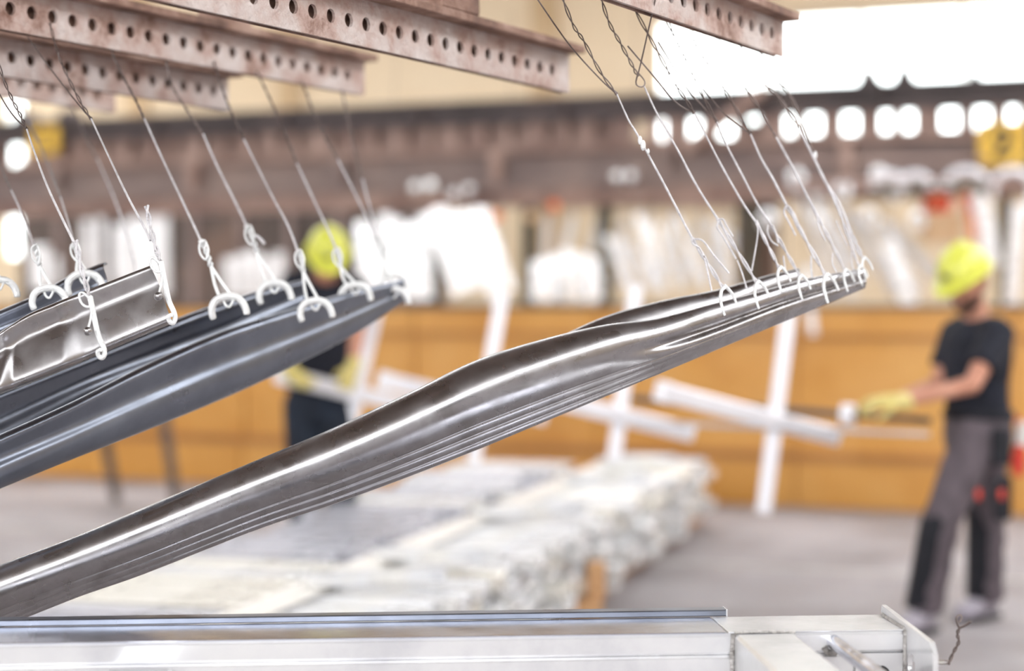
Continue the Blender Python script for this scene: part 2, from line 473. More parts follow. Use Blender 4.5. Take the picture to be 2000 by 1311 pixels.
sign('number_sign', 'yellow sign with a black figure 2 at the right edge of the girder', 3.99, 4.35, 2.585, 2.925, two)
one = [[(-0.08, -0.26), (0.08, -0.26), (0.08, 0.34), (-0.08, 0.34)], [(-0.08, 0.34), (-0.08, 0.2), (-0.2, 0.14), (-0.2, 0.22)], [(-0.2, -0.34), (0.2, -0.34), (0.2, -0.26), (-0.2, -0.26)]]
sign('number_sign', 'small blurred yellow sign with a dark digit at the far left of the girder', -4.86, -4.55, 2.95, 3.21, one)

# ------------------------------------------------------------------ ochre barrier in front of the hanging racks
barrier = thing('ochre_barrier', 'long ochre yellow steel barrier wall in three tiers behind the workers', 'barrier', GL(0, 0, 0, 13.47))
pw = 1.55
for i in range(9):
    t0 = -8.6 + i * pw
    for (z0, z1, off, nm) in ((1.275, 1.47, 0.0, 'upper_panel'), (0.40, 1.25, 0.02, 'main_panel'), (0.0, 0.34, -0.03, 'lower_panel')):
        gbox(MB(), t0 + 0.006, t0 + pw - 0.006, off, off + 0.05, z0, z1, 13.47).build(nm, M['ochre'], barrier, bevel=0.006)
    gbox(MB(), t0 - 0.035, t0 + 0.035, 0.05, 0.13, 0, 1.47, 13.47).build('post', M['ochre_rail'], barrier)
gbox(MB(), -8.6, -8.6 + 9 * pw, -0.03, 0.09, 1.47, 1.50, 13.47).build('top_rail', M['dark_steel'], barrier)
gbox(MB(), -8.6, -8.6 + 9 * pw, -0.025, 0.06, 1.25, 1.275, 13.47).build('ledge', M['ochre_rail'], barrier)
gbox(MB(), -8.6, -8.6 + 9 * pw, -0.05, 0.06, 0.34, 0.40, 13.47).build('ledge', M['ochre_rail'], barrier)

# ------------------------------------------------------------------ racks and hanging goods behind the barrier
hood = thing('furnace_housing', 'dark brown ribbed steel housing behind the left part of the barrier', 'housing', GL(-4.2, 3.4, 0))
for i in range(9):
    t0 = -7.6 + i * 0.62
    gbox(MB(), t0, t0 + 0.57, 3.3, 3.4, 0, 2.9).build('sheet', M['dark_steel'], hood)
    gbox(MB(), t0 + 0.56, t0 + 0.63, 3.22, 3.4, 0, 2.9).build('rib', M['girder'], hood)
def rack_post(px, y, label, w=0.05, top=2.40):
    b = P(px, CY, y)
    b.z = 0
    MBp = MB()
    MBp.prism([(-w, -w), (w, -w), (w, -w + 0.012), (0.006, -w + 0.012), (0.006, w - 0.012), (w, w - 0.012), (w, w), (-w, w), (-w, w - 0.012), (-0.006, w - 0.012), (-0.006, -w + 0.012), (-w, -w + 0.012)],
              b, b + Z_AX * top, V_AX, U_AX)
    tag(MBp.build('rack_post', M['olive']), label, 'post', 'rack posts behind the barrier')
for px, y, lb in ((852, 15.6, 'olive rack post left of the bright slanting bundle'), (1033, 15.2, 'olive rack post right of the bright slanting bundle'),
                  (1183, 14.9, 'olive rack post behind the two workers, fourth from the right'), (1466, 14.4, 'olive rack post behind the fork hooks of the long rail'),
                  (1962, 13.8, 'olive rack post behind the right worker\'s back'), (715, 15.9, 'olive rack post right of the left worker\'s helmet')):
    rack_post(px, y, lb)
# hanging bars: slanting and upright galvanised pieces
bar_prof = [(-0.5, -0.3), (0.5, -0.3), (0.5, 0.3), (0.38, 0.3), (0.38, -0.16), (-0.38, -0.16), (-0.38, 0.3), (-0.5, 0.3)]
ORD = ['leftmost', 'second from left', 'third from left', 'fourth from left', 'fifth from left', 'sixth from left', 'seventh from left', 'eighth from left', 'ninth from left', 'tenth from left', 'eleventh from left', 'twelfth from left', 'thirteenth from left', 'rightmost']
def hanging_bar(p0, p1, w, label, group, material='hang_zinc', name='hanging_channel'):
    d = (p1 - p0).normalized()
    ax = d.cross(Vector((0, 1, 0))).normalized()
    ay = ax.cross(d)
    if ay.y < 0: ay = -ay
    t = thing(name, label, 'channel bar', p1, group)
    MB().prism([(a * w, b * w) for a, b in bar_prof], p0, p1, ax, ay).build('profile', M[material], t)
    top = Vector((p0.x, p0.y, max(p0.z + 0.03, 2.40)))
    MB().tube([p0 - d * 0.01, p0.lerp(top, 0.5) + Vector((0.004, 0, 0)), top], 0.003, 5).build('suspension_wire', M['wire_dark'], t)
for i in range(9):
    x = 838 + i * 13
    y = 15.1 - i * 0.03
    hanging_bar(P(x, 405 + random.uniform(0, 30), y), P(x + 62 + random.uniform(-8, 8), 578 + random.uniform(-20, 8), y), 0.085, 'bright galvanised channel in the slanting bundle between two olive posts, ' + ORD[i], 'slanting channels in the bright bundle')
for i in range(7):
    x = 1048 + i * 19
    hanging_bar(P(x, 500 + random.uniform(-12, 14), 14.75), P(x + 4 + random.uniform(-8, 8), 588, 14.75), 0.09, 'short bright galvanised channel hanging just above the barrier top, ' + ORD[i], 'short bright channels above the barrier')
for i in range(8):
    x = 1040 + i * 50
    hanging_bar(P(x + 30, 412 + random.uniform(0, 10), 15.5), P(x + 10 + random.uniform(-30, 20), 560, 15.5), 0.06, 'thin beige-lit channel hanging deep in the middle rack, ' + ORD[i], 'thin channels in the middle rack', 'hang_grey')
for i in range(13):
    x = 1200 + i * 20
    hanging_bar(P(x - 14, 425 + random.uniform(-12, 60), 14.6 - 0.12 * (i % 3)), P(x + 24 + random.uniform(-16, 16), 575 + random.uniform(-30, 10), 14.6 - 0.12 * (i % 3)), random.choice((0.035, 0.05, 0.07)), 'galvanised channel hanging behind the fork hooks, ' + ORD[i], 'channels behind the fork hooks', random.choice(('hang_grey', 'hang_zinc', 'hang_zinc')))
for i in range(14):
    x = 1596 + i * 15
    yy = 13.9 - 0.13 * (i % 4)
    hanging_bar(P(x - 44 + random.uniform(-8, 8), 350 + i * 7 + random.uniform(-5, 25), yy), P(x + 40 + random.uniform(-14, 14), 575 + random.uniform(-60, 14), yy), random.choice((0.03, 0.045, 0.06, 0.075)), 'galvanised channel slanting down in the rack left of the right worker, ' + ORD[i], 'slanting channels left of the right worker', random.choice(('hang_grey', 'hang_zinc', 'hang_grey')))
for i, (px, py, y) in enumerate(((1645, 372, 13.3), (1700, 425, 13.3), (1716, 345, 13.3), (1792, 430, 13.3), (1598, 432, 13.3), (1500, 430, 13.3), (1555, 350, 13.3), (1912, 398, 13.3), (1750, 375, 13.3))):
    c = P(px, py, y)  # rings added to give small bright glints in the rack
    t = thing('glint_ring', ['added glint ring hanging right of the row of fork-hook wires', 'added glint ring hanging level with the red hoist, left of it', 'bright ring hanging under the green beam\'s left end', 'added glint ring hanging just left of the red hoist', 'added glint ring hanging right of the fifth fork-hook wire', 'added glint ring hanging left of the fifth fork-hook wire', 'added glint ring hanging high behind the last fork-hook wires', 'added glint ring hanging right of the orange lamp', 'added glint ring hanging between the green beam and the slanting channels'][i], 'ring', c, 'added glint rings in the right rack')
    MB().tube([c + Vector((0.045 * math.cos(a), 0.01 * math.sin(2 * a), 0.06 * math.sin(a))) for a in [2 * math.pi * k / 16 for k in range(17)]], 0.024, 8).build('ring', M['hang_zinc'], t)
    MB().tube([c + Z_AX * 0.06, Vector((c.x, c.y + 0.02, 2.62))], 0.006, 6).build('suspension_wire', M['wire_dark'], t)
hanging_bar(P(1735, 470, 12.65), P(1782, 618, 12.65), 0.125, 'broad bright galvanised channel hanging in front of the barrier, left of the right worker\'s face', 'lone hanging channels')
hanging_bar(P(1918, 395, 12.65), P(1938, 520, 12.65), 0.12, 'broad galvanised channel hanging right of the yellow helmet of the right worker', 'lone hanging channels')
hanging_bar(P(1990, 400, 12.65), P(1975, 600, 12.65), 0.10, 'galvanised channel hanging at the right picture edge above the worker\'s shoulder', 'lone hanging channels')
hanging_bar(P(1575, 520, 12.65), P(1588, 660, 12.65), 0.06, 'small pale channel hanging in front of the barrier under the end of the long rail', 'lone hanging channels')
for i, (x, y0, y1, w) in enumerate(((78, 480, 565, 0.17), (110, 500, 560, 0.06), (170, 430, 560, 0.08), (196, 425, 560, 0.07), (232, 440, 560, 0.10), (250, 430, 560, 0.07), (270, 420, 560, 0.10), (292, 385, 575, 0.12), (315, 395, 575, 0.13))):
    hanging_bar(P(x, y0, 16.4), P(x + 3, y1, 16.4), w, 'upright galvanised channel in the cluster at the far left rack, ' + ORD[i], 'upright channels at the far left', 'hang_grey')
for i in range(5):
    x = 448 + i * 24
    hanging_bar(P(x, 492 + random.uniform(-5, 12), 15.8), P(x + 3, 580, 15.8), 0.10, 'short upright channel behind the left worker\'s shoulder, ' + ORD[i], 'short channels left of the left worker', 'hang_grey')
for i in range(6):
    x = 705 + i * 24
    hanging_bar(P(x, 425 + random.uniform(-10, 20), 15.4), P(x + 10, 585, 15.4), 0.10, 'galvanised channel hanging between the left worker and the bright slanting bundle, ' + ORD[i], 'channels right of the left worker', 'hang_zinc')
# small balls added for the out-of-focus glints below the girder
def on_girder(px, off, z):
    k = (px - CX) / F
    t = (k * (15.0 + off * U_AX.y) - off * U_AX.x) / (V_AX.x - k * V_AX.y)
    return GL(t, off, z)
for i, (px, py, r, m_, lb) in enumerate(((812, 362, 0.055, 'polished', 'leftmost added ball glinting on the girder above the slanting bundle'), (842, 360, 0.065, 'polished', 'brightest added glint ball on the girder above the slanting bundle'),
        (886, 376, 0.045, 'hang_zinc', 'small grey added glint ball on the girder, third of four above the slanting bundle'), (916, 368, 0.045, 'hang_zinc', 'small grey added glint ball on the girder, last of four above the slanting bundle'),
        (970, 422, 0.05, 'orange', 'orange-brown added glint ball below the girder beside the slanting bundle'), (1036, 424, 0.045, 'tan', 'tan added glint ball below the girder beside an olive post'), (1082, 404, 0.05, 'orange', 'orange-brown added glint ball just under the girder at mid picture'),
        (1205, 352, 0.05, 'polished', 'pale added glint ball on the girder left of the foremost fork-hook wire'), (1232, 350, 0.045, 'hang_zinc', 'greyer pale added glint ball touching the foremost fork-hook wire'))):
    z = CAM_H + (CY - py) / F * 14.6
    c = on_girder(px, -0.30, z)
    t = thing('glint_ball', lb, 'lug', c, 'added glint balls along the girder')
    MB().ball(c, r, 14, 10).build('ball', M[m_], t)
    e = on_girder(px, -0.14, max(z, 2.42))
    MB().tube([c, c.lerp(e, 0.5) + Z_AX * 0.02, e], 0.012, 6).build('stem', M['wire_dark'], t)
for (x0, x1, y, lb) in ((60, 335, 16.4, 'at the far left'), (430, 560, 15.8, 'left of the left worker'), (690, 840, 15.4, 'right of the left worker'), (820, 960, 15.0, 'over the bright slanting bundle'),
                        (1030, 1175, 14.75, 'over the short bright bars'), (1050, 1440, 15.5, 'deep in the middle rack'), (1180, 1440, 14.6, 'behind the fork hooks'), (1545, 1790, 13.72, 'left of the right worker')):
    p0, p1 = P(x0, CY, y), P(x1, CY, y)
    p0.z = p1.z = 2.41
    mb = MB()
    hw = 0.22 if 'worker' in lb and x0 > 1500 or 'fork' in lb else 0.06
    mb.prism([(-hw, -0.03), (hw, -0.03), (hw, 0.03), (-hw, 0.03)], p0, p1, Vector((0, 1, 0)), Z_AX)
    tag(mb.build('rack_rail', M['girder_red']), 'rust-red rack rail under the girder ' + lb, 'rail', 'rack rails under the girder')
for (x0, x1, y, z, lb) in ((1490, 1925, 13.3, 2.63, 'thin rod under the lower girder carrying the glint rings'), (1560, 2010, 12.65, 2.41, 'thin rod in front of the lower girder carrying the lone channels')):
    p0, p1 = P(x0, CY, y), P(x1, CY, y)
    p0.z = p1.z = z
    tag(MB().tube([p0, p1], 0.014, 8).build('rack_rod', M['girder_red']), lb, 'rod')
# green beam with lifting arches, hooks, hoist
gb = thing('lifting_beam', 'grey-green lifting beam with pale round arches under the figure 2 sign', 'beam', P(1830, 375, 13.2))
MB().prism([(-0.05, -0.03), (0.05, -0.03), (0.05, 0.03), (-0.05, 0.03)], P(1700, 366, 13.3), P(1945, 364, 13.1), Vector((0, 1, 0)), Z_AX).build('bar', M['green'], gb)
for px in (1735, 1785, 1885):
    c = P(px, 368, 13.15)
    r = 0.12 if px != 1885 else 0.16
    MB().tube([c + Vector((r * math.cos(a), -0.03, r * 0.85 * math.sin(a))) for a in [math.pi * k / 12 for k in range(13)]], 0.032, 8).build('arch', M['pale_zinc'], gb)
hk = thing('crane_hook', 'large pale curved hook at the right picture edge below the yellow sign', 'hook', P(1975, 420, 12.9))
c = P(1978, 372, 12.9)
MB().tube([c + Vector((0.15 * math.cos(a), 0, 0.15 * math.sin(a))) for a in [math.radians(-20 + 20 * k) for k in range(12)]], [0.03] * 10 + [0.024, 0.015], 8).build('hook_bow', M['pale_zinc'], hk)
MB().tube([c + Vector((0.141, 0, -0.05)), c + Vector((0.12, 0, -0.16)), c + Vector((0.05, 0, -0.26))], 0.03, 8).build('shank', M['pale_zinc'], hk)
hoist = thing('red_hoist', 'small red hoist with a tan box below it behind the right worker\'s helmet', 'hoist', P(1832, 470, 13.6))
MB().box(P(1830, 398, 13.6), 0.10, 0.08, 0.07).build('housing', M['red'], hoist, bevel=0.02)
MB().ball(P(1830, 390, 13.5), 0.05, 12, 8).build('lamp_cap', M['orange'], hoist)
MB().box(P(1838, 444, 13.6), 0.15, 0.08, 0.12).build('tan_box', M['tan'], hoist, bevel=0.02)
MB().tube([P(1830, 372, 13.6), P(1830, 330, 13.6)], 0.012, 6).build('chain', M['dark_steel'], hoist)
lp = thing('orange_lamp', 'small orange warning lamp with a red base right of the red hoist', 'lamp', P(1888, 420, 13.5))
MB().box(P(1892, 402, 13.5), 0.04, 0.04, 0.05).build('base', M['red'], lp, bevel=0.01)
MB().ball(P(1885, 388, 13.5), 0.05, 12, 8).build('dome', M['orange'], lp)
MB().tube([P(1895, 412, 13.5), P(1902, 470, 13.5)], 0.03, 8).build('arm', M['orange'], lp)
# dark trestle legs behind the left rails
tr1 = thing('trestle', 'dark steel trestle with splayed legs seen under the left rails', 'trestle', P(270, 915, 12.5))
for (x0, y0, x1, y1) in ((188, 760, 228, 985), (312, 760, 345, 990)):
    yb = F * CAM_H / (y1 - CY)
    MB().tube([P(x0, y0, yb), P(x1, y1, yb) + Z_AX * 0.02], [0.045, 0.04], 8).build('leg', M['dark_steel'], tr1)
MB().tube([P(150, 762, 12.9), P(350, 758, 12.6)], 0.05, 8).build('top_bar', M['dark_steel'], tr1)

# ------------------------------------------------------------------ stacks of galvanised pieces on the floor
W1 = Vector((0.27, 0.963, 0)).normalized()
C1 = Vector((W1.y, -W1.x, 0))
def chan(w, h, t):
    return [(-w / 2, 0), (w / 2, 0), (w / 2, h), (w / 2 - t, h), (w / 2 - t, t), (-w / 2 + t, t), (-w / 2 + t, h), (-w / 2, h)]
def chan_mesh(name, length, w, h, t, material='stack_zinc'):
    """A flat-lying hollow bar: closed ends, a raised rib along the top."""
    mb = MB()
    b = h * 0.93
    mb.prism([(-w / 2, 0), (w / 2, 0), (w / 2, b), (w * 0.30, b), (w * 0.24, b - 0.008), (-w * 0.24, b - 0.008), (-w * 0.30, b), (-w / 2, b)], Vector((0, 0, 0)), Vector((length, 0, 0)), Vector((0, 1, 0)), Z_AX)
    return mb.mesh(name, M[material], bevel=0.005, smooth=25)
def place(name, me, o, axis, tilt=0.0, roll=0.0):
    ob = link(name, me)
    z = Z_AX
    y = z.cross(axis).normalized()
    m3 = Matrix((axis, y, z)).transposed()
    ob.matrix_world = Matrix.Translation(o) @ m3.to_4x4() @ Matrix.Rotation(roll, 4, 'Z') @ Matrix.Rotation(tilt, 4, 'Y')
    return ob
me_a = [chan_mesh('stacked_bar', L_, 0.20, 0.060, 0.006, m_) for L_, m_ in ((0.54, 'stack_zinc'), (0.6, 'stack_zinc'), (0.66, 'stack_zinc'), (0.58, 'stack_zinc'), (0.6, 'stack_beige'))]
base1 = Vector((-0.947, 5.74, 0))
for side, dx in ((0.06, 0), (0.48, 0)):
    o = base1 + C1 * side
    mb = MB()
    mb.prism([(-0.04, 0), (0.04, 0), (0.04, 0.075), (-0.04, 0.075)], o + W1 * -0.9, o + W1 * 6.5, C1, Z_AX)
    tag(mb.build('timber_skid', M['wood']), 'long timber skid under the %s side of the front stack' % ('left' if side < 0.2 else 'right'), 'timber')
zt = 0.077
n_l = 6
for layer in range(n_l):
    for r in range(27):
        s = -0.15 + r * 0.242
        k = random.random()
        o = base1 + W1 * (s + 0.08 + random.uniform(-0.012, 0.012)) + C1 * (0.0 + random.uniform(-0.012, 0.02)) + Z_AX * (zt + layer * 0.062)
        if layer < n_l - 1:
            o += C1 * random.uniform(-0.01, 0.03)
        tag(place('stacked_bar', random.choice(me_a), o, C1, 0.0, random.uniform(-0.05, 0.05)),
            'short galvanised bar lying crosswise in the front stack on the floor', 'bar', 'short bars in the front stack')
ztop = zt + n_l * 0.062
mb = MB()
o = base1 + C1 * 0.008 + Z_AX * (ztop + 0.001)
mb.prism([(-0.045, -0.05), (-0.038, -0.05), (-0.038, 0), (0.11, 0), (0.11, 0.007), (-0.045, 0.007)], o - W1 * 0.5, o + W1 * 6.35, C1, Z_AX)
tag(mb.build('edge_strip', M['pale_cream']), 'long pale angle strip along the top left edge of the front stack', 'strip')
for i, (px, py, y, ln, ang) in enumerate(((1290, 905, 10.9, 0.5, 0.3), (1330, 915, 11.3, 0.4, -0.5), (1240, 950, 10.0, 0.5, 0.15), (1080, 1010, 8.3, 0.55, 0.4), (900, 1110, 7.0, 0.6, -0.25), (760, 1150, 6.3, 0.5, 0.3))):
    s = (y - 5.74) / W1.y
    o = base1 + W1 * s + C1 * 0.05 + Z_AX * (ztop + 0.012)
    me = chan_mesh('loose_bar', ln, 0.09, 0.05, 0.006)
    tag(place('loose_bar', me, o, C1, -0.05, ang), 'loose galvanised bar lying askew on the front stack, ' + ['farthest but one', 'farthest', 'third farthest', 'fourth farthest', 'second nearest', 'nearest'][i], 'bar', 'loose bars on the front stack')
wb = thing('timber_block', 'short tan timber block on the floor at the right foot of the front stack', 'timber', Vector((0.36, 8.1, 0)))
MB().box((0.34, 8.15, 0.05), 0.09, 0.06, 0.05).build('lower_block', M['wood'], wb, bevel=0.006)
MB().box((0.40, 8.15, 0.185), 0.045, 0.05, 0.085).build('upright_block', M['wood'], wb, bevel=0.006)
# rear stack of longer channels
LB = (0.70, 0.76, 0.82, 0.74, 0.78)
me_b = [chan_mesh('stacked_bar', L_, 0.165, 0.066, 0.007, m_) for L_, m_ in zip(LB, ('stack_grey', 'stack_grey', 'stack_beige', 'stack_zinc', 'stack_grey'))]
W2 = Vector((0.225, 0.974, 0)).normalized()
base2 = Vector((-1.66, 6.1, 0))
for side in (0.2, 0.7):
    o = base2 + C1 * side
    mb = MB()
    mb.prism([(-0.04, 0), (0.04, 0), (0.04, 0.075), (-0.04, 0.075)], o, o + W2 * 6.2, C1, Z_AX)
    tag(mb.build('timber_skid', M['wood']), 'long timber skid under the %s side of the rear stack' % ('left' if side < 0.5 else 'right'), 'timber')
for layer in range(5):
    for r in range(26):
        o = base2 + W2 * (0.05 + r * 0.235 + random.uniform(-0.02, 0.02)) + C1 * random.uniform(-0.15, 0.05) + Z_AX * (zt + layer * 0.068)
        # keep clear of the front stack
        ib = random.randrange(len(me_b))
        me, ln = me_b[ib], LB[ib]
        wline = base1 + W1 * ((o - base1).dot(W1))
        over = (o - wline).dot(C1) + ln + 0.05
        if over > 0:
            o = o - C1 * over
        tag(place('stacked_bar', me, o, C1, 0.0, random.uniform(-0.03, 0.03)),
            'longer galvanised bar lying crosswise in the rear stack on the floor', 'bar', 'longer bars in the rear stack')

# ------------------------------------------------------------------ cross-shaped pieces hanging between the workers
def cross_piece(label, top, bot, a0, a1, w=0.036, aw=0.042):
    t = thing('hanging_cross', label, 'bracket', bot, 'cross-shaped pieces hanging between the workers')
    d = (bot - top).normalized()
    ax = d.cross(Vector((0, 1, 0))).normalized()
    ay = d.cross(ax)
    MB().prism([(-w, -0.012), (w, -0.012), (w, 0.012), (-w, 0.012)], top, bot, ax, ay).build('upright', M['pale_zinc'], t, bevel=0.004)
    d2 = (a1 - a0).normalized()
    az = d2.cross(Vector((0, 1, 0))).normalized()
    ay2 = d2.cross(az)
    MB().prism([(-aw, -0.03), (aw, -0.03), (aw, 0.03), (-aw, 0.03)], a0, a1, az, ay2).build('arm', M['pale_zinc'], t, bevel=0.008)
    MB().prism([(-aw * 1.12, -0.036), (aw * 1.12, -0.036), (aw * 1.12, 0.036), (-aw * 1.12, 0.036)], a0 - d2 * 0.012, a0 + d2 * 0.05, az, ay2).build('end_cap', M['pale_zinc'], t, bevel=0.006)
    MB().tube([top, top + Vector((0.03, 0.4, 0.8)), top + Vector((0.05, 0.8, 1.6))], 0.002, 5).build('suspension_wire', M['wire_dark'], t)
    return t
cross_piece('white cross-shaped metal piece held by the left worker, leftmost of four', P(742, 575, 9.5), P(682, 842, 9.5), P(545, 733, 9.22), P(815, 796, 9.6))
cross_piece('white cross-shaped metal piece half hidden by the long rail, second from the left', P(982, 570, 9.0), P(925, 900, 9.0), P(745, 742, 8.8), P(1065, 815, 9.15))
cross_piece('white cross-shaped metal piece below the middle of the long rail, third from the left', P(1243, 555, 8.5), P(1199, 898, 8.5), P(1075, 778, 8.3), P(1352, 848, 8.65))
cross_piece('white cross-shaped metal piece left of the right worker, rightmost of four', P(1545, 575, 8.0), P(1491, 1003, 8.0), P(1290, 764, 7.6), P(1636, 854, 8.2))

# ------------------------------------------------------------------ perforated hanging beams
def perforated(mb, o, u, n, L_, h, pitch, hz, r, th, phase=0.03):
    """A vertical plate from o along u, height h, with a row of round holes, thickness th towards -n."""
    cells = int((L_ - phase * 2) / pitch)
    lead = (L_ - cells * pitch) / 2
    xs = [(0, lead)] + [(lead + i * pitch, lead + (i + 1) * pitch) for i in range(cells)] + [(L_ - lead, L_)]
    def pt(s, z, back):
        return o + u * s + Z_AX * z - n * (th if back else 0)
    for i, (s0, s1) in enumerate(xs):
        if i == 0 or i == len(xs) - 1:
            for bk in (0, 1):
                mb.add([pt(s0, 0, bk), pt(s1, 0, bk), pt(s1, h, bk), pt(s0, h, bk)], [(0, 1, 2, 3)])
        else:
            cx = (s0 + s1) / 2
            angs = sorted([math.radians(22.5 * k) for k in range(16)] + [math.atan2(z - hz, s - cx) % (2 * math.pi) for s in (s0, s1) for z in (0, h)])
            outer, inner = [], []
            for a in angs:
                c, s_ = math.cos(a), math.sin(a)
                k = min([x for x in (((s1 - cx) / c) if c > 1e-9 else 9e9, ((s0 - cx) / c) if c < -1e-9 else 9e9, ((h - hz) / s_) if s_ > 1e-9 else 9e9, (-hz / s_) if s_ < -1e-9 else 9e9)])
                outer.append((cx + c * k, hz + s_ * k))
                inner.append((cx + c * r, hz + s_ * r))
            m_ = len(angs)
            for bk in (0, 1):
                mb.add([pt(a, b, bk) for a, b in outer] + [pt(a, b, bk) for a, b in inner], [(k, (k + 1) % m_, m_ + (k + 1) % m_, m_ + k) for k in range(m_)])
            mb.add([pt(a, b, 0) for a, b in inner] + [pt(a, b, 1) for a, b in inner], [(k, (k + 1) % m_, m_ + (k + 1) % m_, m_ + k) for k in range(m_)])
        for z in (0, h):
            mb.add([pt(s0, z, 0), pt(s1, z, 0), pt(s1, z, 1), pt(s0, z, 1)], [(0, 1, 2, 3)])
    for s in (0, L_):
        mb.add([pt(s, 0, 0), pt(s, h, 0), pt(s, h, 1), pt(s, 0, 1)], [(0, 1, 2, 3)])
    return mb
UB = Vector((0.505, 0.863, 0)).normalized()
NB = Vector((UB.y, -UB.x, 0))
def perf_beam(label, px, py, y, length, h=0.10, fl=0.048, lip=0.020, hz=0.050, r=0.0155, back_flange=False):
    end = P(px, py, y)
    o = end - UB * length
    t = thing('perforated_beam', label, 'beam', o, 'perforated hanging beams')
    perforated(MB(), o, UB, NB, length, h, 0.0655, hz, r, 0.008).build('web', M['rust'], t, merge=True, smooth=0)
    mb = MB()
    L0, L1_ = -fl, 0.008
    mb.prism([(fl, h), (fl, h + lip), (-0.046, h + lip), (-0.046, h)], o, end + UB * 0.004, NB, Z_AX)
    mb.build('flange', M['rust_edge'], t, bevel=0.002)
    MB().box((o + end) / 2 - NB * 0.024 + Z_AX * h / 2, length / 2 - 0.002, 0.003, h / 2, UB, NB).build('back_web', M['rust_edge'], t)
    return t, o, end
bA = perf_beam('rusty perforated beam at top centre with a bracket box on it', 1112, 181, 4.6, 2.35, h=0.103)
bB = perf_beam('longest rusty perforated beam at top left, holding the front row of wires', 712, 186, 5.1, 2.2, h=0.098)
bC = perf_beam('rusty perforated beam at top left, directly below the longest one', 446, 215, 5.1, 2.1, h=0.094, fl=0.055)
bD = perf_beam('short end of a rusty perforated beam, lowest of those at top left', 226, 219, 5.6, 2.2, h=0.092)
bE = perf_beam('rusty perforated beam end at top right in front of the bright window', 1531, 112, 4.3, 1.6, h=0.088, fl=0.042)
for (bt, bo_, be_), ss in ((bA, (0.12,)), (bB, (0.12,)), (bC, (0.1, 0.45)), (bD, (0.1, 0.4)), (bE, (0.1, 0.3))):
    for q_ in ss:
        b_ = bo_ + UB * q_ + Z_AX * 0.1
        MB().tube([b_, Vector((b_.x, b_.y, HZ - 0.02))], 0.009, 8).build('suspension_rod', M['rust_edge'], bt)
for bt, be_, q_ in ((bA[0], bA[2], 0.62), (bB[0], bB[2], 0.64)):
    b_ = be_ - UB * q_ + Z_AX * 0.2
    MB().tube([b_, Vector((b_.x, b_.y, HZ - 0.02))], 0.012, 8).build('suspension_rod', M['rust_edge'], bt)
kB = bB[2] - UB * 0.64 + Z_AX * 0.118
MB().box(kB + Z_AX * 0.05, 0.075, 0.032, 0.05, UB, NB).build('beam_top_box', M['rust_edge'], bB[0], bevel=0.004)  # dark box added for the shadow region between the two beams
# bracket on the centre beam
bo = bA[2]
k0 = bo - UB * 0.62 + Z_AX * 0.123
MB().box(k0 + Z_AX * 0.055 + NB * 0.01, 0.085, 0.035, 0.055, UB, NB).build('beam_top_box', M['rust_edge'], bA[0], bevel=0.004)
hp = k0 + UB * 0.12 + Z_AX * 0.03
MB().tube([hp + UB * (0.028 * math.cos(a)) + Z_AX * (0.03 * math.sin(a)) for a in [math.radians(100 - 28 * k) for k in range(10)]] , 0.0045, 7).build('hook_curl', M['rust_edge'], bA[0])

# ------------------------------------------------------------------ mirror-bright rails hanging on wires
def rail(name, label, stations, profile, material, group='mirror-bright rails hanging on wires', nS=90, nP=44, thick_=0.0045, nrm=Vector((0.0, -1.0, 0.0)), lobes=None):
    """stations: (top px, top py, bottom px, bottom py, distance, bulge); profile: (height share, bulge share) from bottom to top."""
    sv = [(Vector(s[:3]), Vector(s[3:6])) for s in stations]
    A = catmull([a for a, b in sv], nS)
    B = catmull([b for a, b in sv], nS)
    pr = catmull([Vector((p[0], p[1], 0)) for p in profile], nP)
    mb = MB()
    n, m_ = len(A), len(pr)
    for i in range(n):
        a, b = A[i], B[i]
        top = P(a.x, a.y, b.y)
        bot = P(a.z, b.x, b.y)
        H = (top - bot).length
        for p in pr:
            amp = b.z * (1.0 if lobes is None else lobes(i / (n - 1), p.x))
            mb.v.append(bot.lerp(top, p.x) + nrm * (p.y * amp * H))
    for i in range(n - 1):
        for k in range(m_ - 1):
            mb.f.append((i * m_ + k, i * m_ + k + 1, (i + 1) * m_ + k + 1, (i + 1) * m_ + k))
    o = mb.build(name, M[material], None, smooth=50, solid=thick_)
    return tag(o, label, 'rail', group)

prof_R = [(0.0, -0.02), (0.012, 0.03), (0.05, 0.06), (0.085, 0.07), (0.105, 0.09), (0.15, 0.12), (0.185, 0.13), (0.205, 0.152), (0.26, 0.19), (0.295, 0.2), (0.315, 0.224), (0.42, 0.31), (0.54, 0.37), (0.68, 0.38), (0.80, 0.33), (0.90, 0.235), (0.965, 0.12), (0.995, 0.0), (0.99, -0.10)]
st_R = [(-160, 1164, -160, 1290, 3.52, 1.0), (0, 1102, 0, 1228, 3.55, 1.0), (150, 1046, 150, 1168, 3.57, 1.0), (281, 991, 281, 1122, 3.59, 1.0), (500, 899, 500, 1036, 3.61, 1.0), (650, 836, 650, 986, 3.62, 1.0),
        (800, 766, 800, 931, 3.63, 0.98), (930, 703, 930, 880, 3.65, 0.95), (1060, 662, 1060, 826, 3.67, 0.92), (1180, 634, 1180, 776, 3.69, 0.85), (1280, 622, 1280, 734, 3.71, 0.75), (1380, 596, 1380, 692, 3.75, 0.7), (1480, 570, 1480, 650, 3.82, 0.75), (1580, 543, 1580, 609, 3.92, 0.8), (1690, 524, 1690, 563, 4.05, 0.8)]
def lobes_R(t, h):
    x = min(1, max(0, (t - 0.64) / 0.16))
    x = x * x * (3 - 2 * x)
    g = math.exp(-((h - 0.52 - 0.02 * math.sin(t * 30)) / 0.085) ** 2)
    low = math.exp(-((h - 0.24) / 0.13) ** 2)
    return 1.0 + x * (-0.62 * g + 0.75 * low)
